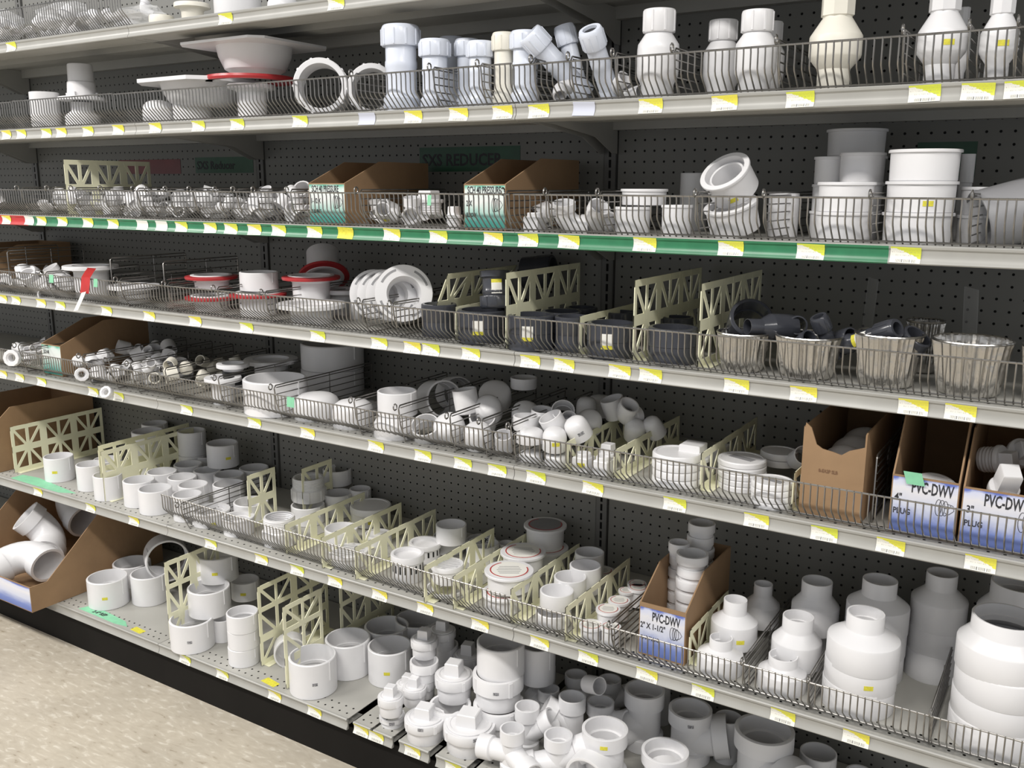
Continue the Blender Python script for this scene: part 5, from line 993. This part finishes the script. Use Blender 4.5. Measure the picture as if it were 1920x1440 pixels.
        parts.append(('nut', MB().lathe([(.65*r, .745*h), (.74*r, .75*h), (.78*r, .77*h), (.78*r, .97*h), (.74*r, h), (.5*r, h), (.5*r, .8*h)], nseg).ribs(8, .775*r, .76*h, .98*h, r*.06, r*.035).mesh('nut', mt)))
    elif kind == 'valvebig':
        body.lathe([(.5*r, 0), (.60*r, 0), (.62*r, .01*h), (.62*r, .24*h), (.97*r, .36*h), (r, .39*h), (r, .58*h), (.97*r, .60*h), (.60*r, .76*h), (.55*r, .78*h), (.55*r, .82*h), (.4*r, .82*h), (.4*r, .4*h)], nseg)
        parts.append(('hexagonal_head', MB().lathe([(.55*r, .785*h), (.64*r, .80*h), (.64*r, .99*h), (.60*r, h), (.45*r, h), (.45*r, .8*h)], 8).mesh('hexagonal_head', mt, 20))); sz = .45
    elif kind == 'plug':
        o = [(0, 0), (.82*r, 0)]
        for k in range(4): o += [(.84*r, h*(.06+k*.1)), (.88*r, h*(.10+k*.1)), (.84*r, h*(.14+k*.1))]
        o += [(r, .50*h), (r, .60*h), (.96*r, .63*h), (0, .63*h)]; body.lathe(o, nseg, False); square(body, 0, .62*h, r*1.1, .38*h)
    elif kind == 'plugsq':
        body.lathe([(0, 0), (.97*r, 0), (r, .05*h), (r, .22*h), (.96*r, .26*h), (0, .26*h)], nseg, False); square(body, 0, .25*h, r*1.25, .75*h, .97)
    elif kind == 'boxfit':
        square(body, 0, 0, r*1.6, h*.8, 1); body.lathe([(.55*r, .79*h), (.74*r, .79*h), (.74*r, .97*h), (.70*r, h), (.58*r, h)], 24)
    elif kind in ('cleanout', 'collar'):
        top = .64 if kind == 'cleanout' else 1.0
        lo = .34 if kind == 'cleanout' else .48
        body.lathe([(.76*r, 0), (.86*r, 0), (.87*r, .01*h), (.88*r, lo*h), (.97*r, (lo+.03)*h), (r, (lo+.06)*h), (r, (top-.03)*h), (.98*r, top*h), (.86*r, top*h), (.84*r, (top-.2)*h), (.76*r, lo*h)], nseg)
        body.ribs(4, r, (lo+.05)*h, (top-.02)*h, r*.10, r*.035, az+.5)
        if kind == 'cleanout':
            p = MB().lathe([(.84*r, .54*h), (.855*r, .64*h), (.86*r, .67*h), (.82*r, .685*h), (.74*r, .685*h), (.72*r, .67*h), (.66*r, .67*h), (.62*r, .68*h), (0, .68*h)], nseg, False)
            square(p, 0, .67*h, r*.80, .33*h); p.xf(Matrix.Rotation(.25, 4, 'Z')); parts.append(('plug', p.mesh('plug', mt)))
        sz = .58 if kind == 'cleanout' else .7
    elif kind == 'lidded':
        body.lathe([(0, .004), (.80*r, .003), (.83*r, 0), (.86*r, .01*h), (.88*r, h-.0075), (r, h-.006), (r, h-.001), (.985*r, h), (0, h)], nseg, False)
        lb = MB().lathe([(0, h+.0002), (.80*r, h+.0002), (.80*r, h+.0006), (0, h+.0006)], nseg, False)
        parts.append(('round_label', lb.mesh('round_label', M['grey' if kw.get('darklid') else 'paper'], 30), 'L'))
        sr = .87*r; sz = .5
    elif kind == 'strainer':
        body.lathe([(.80*r, 0), (.90*r, 0), (.92*r, .02*h), (.92*r, .70*h), (r, .74*h), (r, .96*h), (.97*r, h), (.82*r, h), (.80*r, .9*h)], nseg)
        body.lathe([(0, .86*h), (.81*r, .86*h), (.81*r, .84*h), (0, .84*h)], nseg, False)
        if kw.get('side'):
            for k in range(18):
                m2 = MB(); a = 2*PI*k/18; rr = r*.93; m2.add([(rr*math.cos(a+s1), rr*math.sin(a+s1), zz) for s1 in (-.06, .06) for zz in (.36*h, .66*h)], [(0, 2, 3, 1)])
                parts.append(('side_slot', m2.mesh('side_slot', M['gap'], 0)))
        else:
            for k in range(-3, 4):
                gb = MB(); yy = k*r*.235; hl = math.sqrt(max(0, (.82*r)**2-yy*yy)); gb.box((-hl, yy-r*.06, .90*h), (hl, yy+r*.06, h))
                gb.xf(Matrix.Rotation(.9, 4, 'Z')); parts.append(('grate_bar', gb.mesh('grate_bar', mt, 0)))
            parts.append(('slot_hollow', MB().lathe([(0, .868*h), (.80*r, .868*h), (.80*r, .865*h), (0, .865*h)], nseg, False).mesh('slot_hollow', M['gap'], 0)))
    elif kind in ('wye', 'tee'):
        b = .85*r; body.lathe([(.74*r, 0), (.97*r, 0), (r, .01*h), (r, .22*h), (b, .25*h), (b, .70*h), (r, .73*h), (r, h-.01*r), (.98*r, h), (.87*r, h), (.85*r, .76*h), (.74*r, .75*h)], nseg)
        body.lathe([(0, .5*h), (.76*r, .5*h), (.76*r, .48*h), (0, .48*h)], nseg, False)
        for (aa, el, L, zf) in kw.get('arms', [(-60, 0, 1.9, .5)]):
            L = L*r; T = Matrix.Translation((0, 0, zf*h)) @ Matrix.Rotation(math.radians(aa), 4, 'Z') @ Matrix.Rotation(math.radians(90-el), 4, 'Y')
            body.lathe([(.72*r, .55*r), (b, .0), (b, L*.58), (r, L*.62), (r, L-.01*r), (.97*r, L), (.87*r, L), (.85*r, L*.66), (.72*r, L*.64)], nseg-8, True, T)
        sz = .86
    elif kind == 'elbow': body = elbow_mesh(r)
    elif kind == 'nutfit':
        body.lathe([(.45*r, 0), (.62*r, 0), (.62*r, .30*h), (.60*r, .33*h), (.62*r, .36*h), (.95*r, .4*h), (r, .45*h), (r, .95*h), (.95*r, h), (.62*r, h), (.58*r, .9*h), (.45*r, .8*h)], 10)
    elif kind == 'pan':
        n = 120; m_ = 7; pr = [(0, .002), (.70*r, .002), (.74*r, .006), (.80*r, .3*h), (.93*r, .90*h), (.95*r, .96*h), (.95*r, h)]
        full = pr+[(a-.0008, b+.0006) for a, b in reversed(pr[1:])]+[(0, .0026)]; mm = len(full); v = []; f = []
        for k in range(n):
            a = 2*PI*k/n; w2 = (1+.035*math.sin(a*30+1.5*math.sin(a*7)))
            for i, (rr, zz) in enumerate(full):
                u = 1 if (i < 2 or i > mm-3) else w2
                v.append((rr*u*math.cos(a), rr*u*math.sin(a), zz))
        for k in range(n):
            for i in range(mm-1): f.append((k*mm+i, ((k+1) % n)*mm+i, ((k+1) % n)*mm+i+1, k*mm+i+1))
        body.add(v, f); mt = M['foil']
        rim = MB().tube([(.97*r*math.cos(2*PI*k/40), .97*r*math.sin(2*PI*k/40), h) for k in range(40)], .0022, 6, True); parts.append(('rolled_rim', rim.mesh('rolled_rim', M['foil'])))
    T = Matrix.Identity(4)
    if ctr and kind not in ('elbow',): T = Matrix.Translation((0, 0, -h/2))
    me = body.xf(T).mesh(name, mt) if ctr else body.mesh(name, mt)
    multi = bool(parts) and kind not in ('strainer', 'disc', 'slotflange')
    if multi:
        o = link(name, None, None, pos); o.empty_display_size = .03
        main = {'cleanout': 'adapter_body', 'nutcoup': 'barrel', 'valve': 'valve_body', 'valvebig': 'valve_body', 'lidded': 'flange_body', 'redflange': 'hub', 'hubflange': 'hub', 'pan': 'foil_bowl'}.get(kind, 'body')
        bo = link(main, me, o)
    else: o = link(name, me, None, pos); bo = o
    for p in parts:
        pm = p[1]
        if ctr: pm.transform(T)
        c = link(p[0], pm, o)
        if len(p) > 2:
            rr = .80*r; rg = MB(); n = 30; v = []; f = []
            for i in range(n):
                a = az-2.7+4.6*i/(n-1)
                for q2 in (.73*r, .78*r):
                    for zz in (h+.0007, h+.0010): v.append((q2*math.cos(a), q2*math.sin(a), zz))
            for i in range(n-1): a, b = i*4, i*4+4; f += [(a+1, a+3, b+3, b+1), (a+2, b+2, b+3, a+3), (a, a+1, b+1, b)]
            link('red_arc', rg.add(v, f).mesh('red_arc', M['red'], 0), c)
            tx = MB()
            for k in range(5):
                yy = (.30-.16*k)*r; hl = (.5-.05*abs(k-2))*r; tx.box((-hl, yy-.018*r, h+.0007), (hl, yy+.018*r, h+.0009))
            tx.xf(Matrix.Rotation(az+PI/2, 4, 'Z')); link('printed_lines', tx.mesh('printed_lines', M['grey'], 0), c)
    if q is not None:
        o.rotation_mode = 'QUATERNION'; o.rotation_quaternion = q @ Quaternion((0, 0, 1), kw.get('roll', 0))
    z00 = -h/2 if ctr else 0
    if kw.get('stk'): patch('price_sticker', sr, z00+h*sz-.0045, z00+h*sz+.0045, az+random.uniform(-.35, .35), .017, 'yellow', bo)
    if kw.get('prt'): patch('printed_code', sr, z00+h*sz-.004, z00+h*sz+.004, az+random.uniform(-.3, .3), .014, 'code', bo)
    if kw.get('lab'):
        patch('white_label', sr*1.02, z00+h*sz-.002, z00+h*sz+.022, az-.15, .024, 'paper', bo); patch('yellow_label_end', sr*1.02, z00+h*sz-.010, z00+h*sz-.002, az-.15, .024, 'yellow', bo)
    if kw.get('hand'):
        d = Vector((-math.cos(az), -math.sin(az), 0)); t = lettering('699', .020, o, (d.x*r*.86, d.y*r*.86, h*.62), 'handwriting', sx=.8, rot=(PI/2, 0, az+PI/2))
        t.location = Vector((d.x*r*.85, d.y*r*.85, h*.68))+Vector((-math.sin(az), math.cos(az), 0))*(-.006)
    tag(o, label, cat, group); return o
for it in ITEMS: build(*it)
# elbows in the big deck carton
def big_elbow(loc, r, axis, bdir, label): return build('elbow', loc, r, .1, label, None, 'pipe fitting', {'axis': axis, 'centre': 1, 'bdir': bdir})
for args in ELBOWS: big_elbow(*args)
# small fittings heaped in the left bins of the third shelf and the fifth shelf
def small(kind, r, h):
    m = MB()
    if kind == 0: m.lathe([(r*.9, -h/2), (r, -h/2), (r, h/2), (r*.85, h/2), (r*.8, 0)], 16)
    elif kind == 1: m = elbow_mesh(r*.72)
    else: m.lathe([(0, h*.4), (.8*r, .3*h), (.9*r, -h/2), (r, -h/2), (r, .2*h), (.8*r, .42*h), (0, h/2)], 16, False)
    return m.mesh('small_fitting', M['white'])
SM = [small(0, .017, .03), small(1, .020, .04), small(2, .019, .028), small(0, .023, .038)]
SN = ['coupling', 'pipe_elbow', 'dome_fitting', 'coupling']
def heap(s, xs, y0, y1, zt, n, label, group, m='white'):
    for i in range(n):
        k = random.randrange(4); x = random.uniform(*xs); y = random.uniform(y0, y1); z = ZS[s]+.018+(zt-.018)*(i/n)*random.uniform(.6, 1)
        me = SM[k]
        if m != 'white':
            me = SM[k].copy(); me.materials[0] = M[m]
        o = link(SN[k], me, None, (x, y, z), (random.uniform(-1.3, 1.3), random.uniform(-1.3, 1.3), random.uniform(0, 6))); kw_ = ('short coupling', 'bent elbow', 'domed cap', 'wide coupling')[k]; tag(o, label.replace('fitting', kw_, 1), 'pipe fitting', group+', '+kw_+'s')
HK = HOOKS[3][:12]
for k in range(len(HK)-1):
    a, b = HK[k]+.018, HK[k+1]-.018
    if b-a < .02: continue
    heap(3, (a, b), .035, .22, .085, int(6+(b-a)*70), 'small white fitting heaped in the %s wire bin of the third shelf' % ords[k+1], 'small white fittings in the %s bin, third shelf' % ords[k+1])
heap(3, (-2.3, -2.18), .035, .2, .085, 12, 'small white fitting heaped in the first wire bin of the third shelf', 'small white fittings in the first bin, third shelf')
for k, (a, b, n) in enumerate(((-1.70, -1.52, 26), (-1.50, -1.33, 24), (-1.31, -1.17, 16))):
    heap(5, (a, b), .05, .30, .10, n, 'small white fitting heaped in the %s open bin left of the black banded ring' % ords[k], 'small white fittings in %s bin, fifth shelf' % ords[k], 'white' if k < 2 else 'cream')
heap(5, (-2.2, -1.87), .05, .25, .07, 14, 'small white fitting left of the small green carton', 'small fittings far left, fifth shelf')
heap(4, (-2.25, -1.78), .06, .25, .07, 22, 'small bagged fitting behind the wire at the far left of the fourth shelf', 'small fittings far left, fourth shelf')
heap(1, (-2.25, -1.36), .02, .25, .085, 34, 'small white fitting in the top shelf wire basket', 'small fittings in the top basket')
heap(3, (-.07, -.01), .08, .2, .06, 4, 'small fitting behind the right green carton', 'small fittings by the right green carton')
heap(3, (-.49, -.35), .06, .2, .05, 7, 'small white fitting low in the bin right of the left green carton', 'small fittings between the green cartons')
# plastic bags in the top basket
for k, (x, y, z, sx, sy, sz) in enumerate(((-1.95, .06, .06, .12, .06, .05), (-1.62, .08, .065, .11, .06, .045), (-1.24, .05, .03, .10, .05, .03))):
    m = MB(); n1, n2 = 14, 8; v = []; f = []
    for i in range(n2+1):
        ph = PI*i/n2
        for j in range(n1):
            th = 2*PI*j/n1; q = 1+random.uniform(-.16, .16) if 0 < i < n2 else 1
            v.append((sx*q*math.sin(ph)*math.cos(th), sy*q*math.sin(ph)*math.sin(th), sz*q*math.cos(ph)))
    for i in range(n2):
        for j in range(n1): f.append((i*n1+j, i*n1+(j+1) % n1, (i+1)*n1+(j+1) % n1, (i+1)*n1+j))
    o = link('plastic_bag', m.add(v, f).mesh('plastic_bag', M['bag'], 0), None, (x, y, ZS[1]+z)); tag(o, 'crumpled clear plastic bag in the top shelf basket, ' + ['left of three', 'middle of three', 'spilling out at the basket end'][k], 'plastic bag')
# square basin plate and bowl with square flange on the second shelf
def basin(name, loc, hx, hy, ch, th, br, bd, label, red=False, rz=0):
    e = empty(name, loc, label, 'floor sink', rz=rz); m = MB()
    oc = [(hx-ch, -hy), (hx, -hy+ch), (hx, hy-ch), (hx-ch, hy), (-hx+ch, hy), (-hx, hy-ch), (-hx, -hy+ch), (-hx+ch, -hy)]; n = 8
    cx = [(br*math.cos(2*PI*k/32-PI/4+.4*0), br*math.sin(2*PI*k/32-PI/4)) for k in range(32)]
    v = [(x, y, 0) for x, y in oc]+[(x, y, th) for x, y in oc]; m.add(v, [tuple(range(7, -1, -1)), tuple(range(8, 16))]+[(i, (i+1) % 8, 8+(i+1) % 8, 8+i) for i in range(8)])
    link('square_flange', m.mesh('square_flange', M['white'], 30), e)
    link('bowl', MB().lathe([(0, -bd), (br*.55, -bd), (br*.80, -bd*.8), (br*.95, -bd*.35), (br, 0), (br*1.02, .001), (br*.96, .001)], 40, False).mesh('bowl', M['white']), e)
    return e
basin('floor_sink', (-1.13, .16, 1.765), .155, .14, .055, .010, .115, .06, 'white square basin plate with cut corners above the wire, left')
basin('floor_sink', (-.93, .17, 1.852), .155, .14, .03, .006, .10, .072, 'white bowl with square flange stacked on the red ring')
o = link('red_ring', MB().lathe([(.10, 0), (.118, 0), (.120, .006), (.118, .012), (.10, .012)], 44).mesh('red_ring', M['red']), None, (-.95, .17, 1.765)); tag(o, 'red ring lying between the bowl and the basin plate', 'ring')
# red tape strip with white tag on the fourth shelf
t = strip('tape_strip', [(-1.560, .050, 1.2445), (-1.524, .030, 1.2465), (-1.497, .003, 1.240), (-1.478, -.0225, 1.226), (-1.482, -.024, 1.202), (-1.492, -.0225, 1.178)], .042, 'tape_red', 'red tape strip hanging over the wire from the closet flange', 'tape')
t = strip('hang_tag', [(-1.489, -.026, 1.182), (-1.508, -.028, 1.155), (-1.532, -.030, 1.124)], .024, 'paper', 'white paper tag dangling under the red tape strip', 'tag', d=(.96, 0, .2))
for nm, pts, wd, lb in (('note', [(-1.435, -.0205, 1.224), (-1.435, -.0225, 1.200)], .018, 'small bright green note on the wire beside the red strip'),
                        ('note', [(-1.655, -.0205, 1.224), (-1.655, -.0225, 1.200)], .022, 'pale green note on the fourth shelf wire at the left'),
                        ('note', [(-.66, -.0225, .966), (-.66, -.0245, .940)], .026, 'pale green note on the wire before the domed cap'),
                        ('note', [(-.21, -.0205, 1.474), (-.21, -.0225, 1.452)], .010, 'tiny green note on the third shelf wire left of the right carton')):
    strip(nm, pts, wd, 'green', lb, 'note')
o = strip('note', [(.808, .026, 1.004), (.815, .0255, .982)], .030, 'green', 'green note on the upper edge of the left blue carton', 'note')
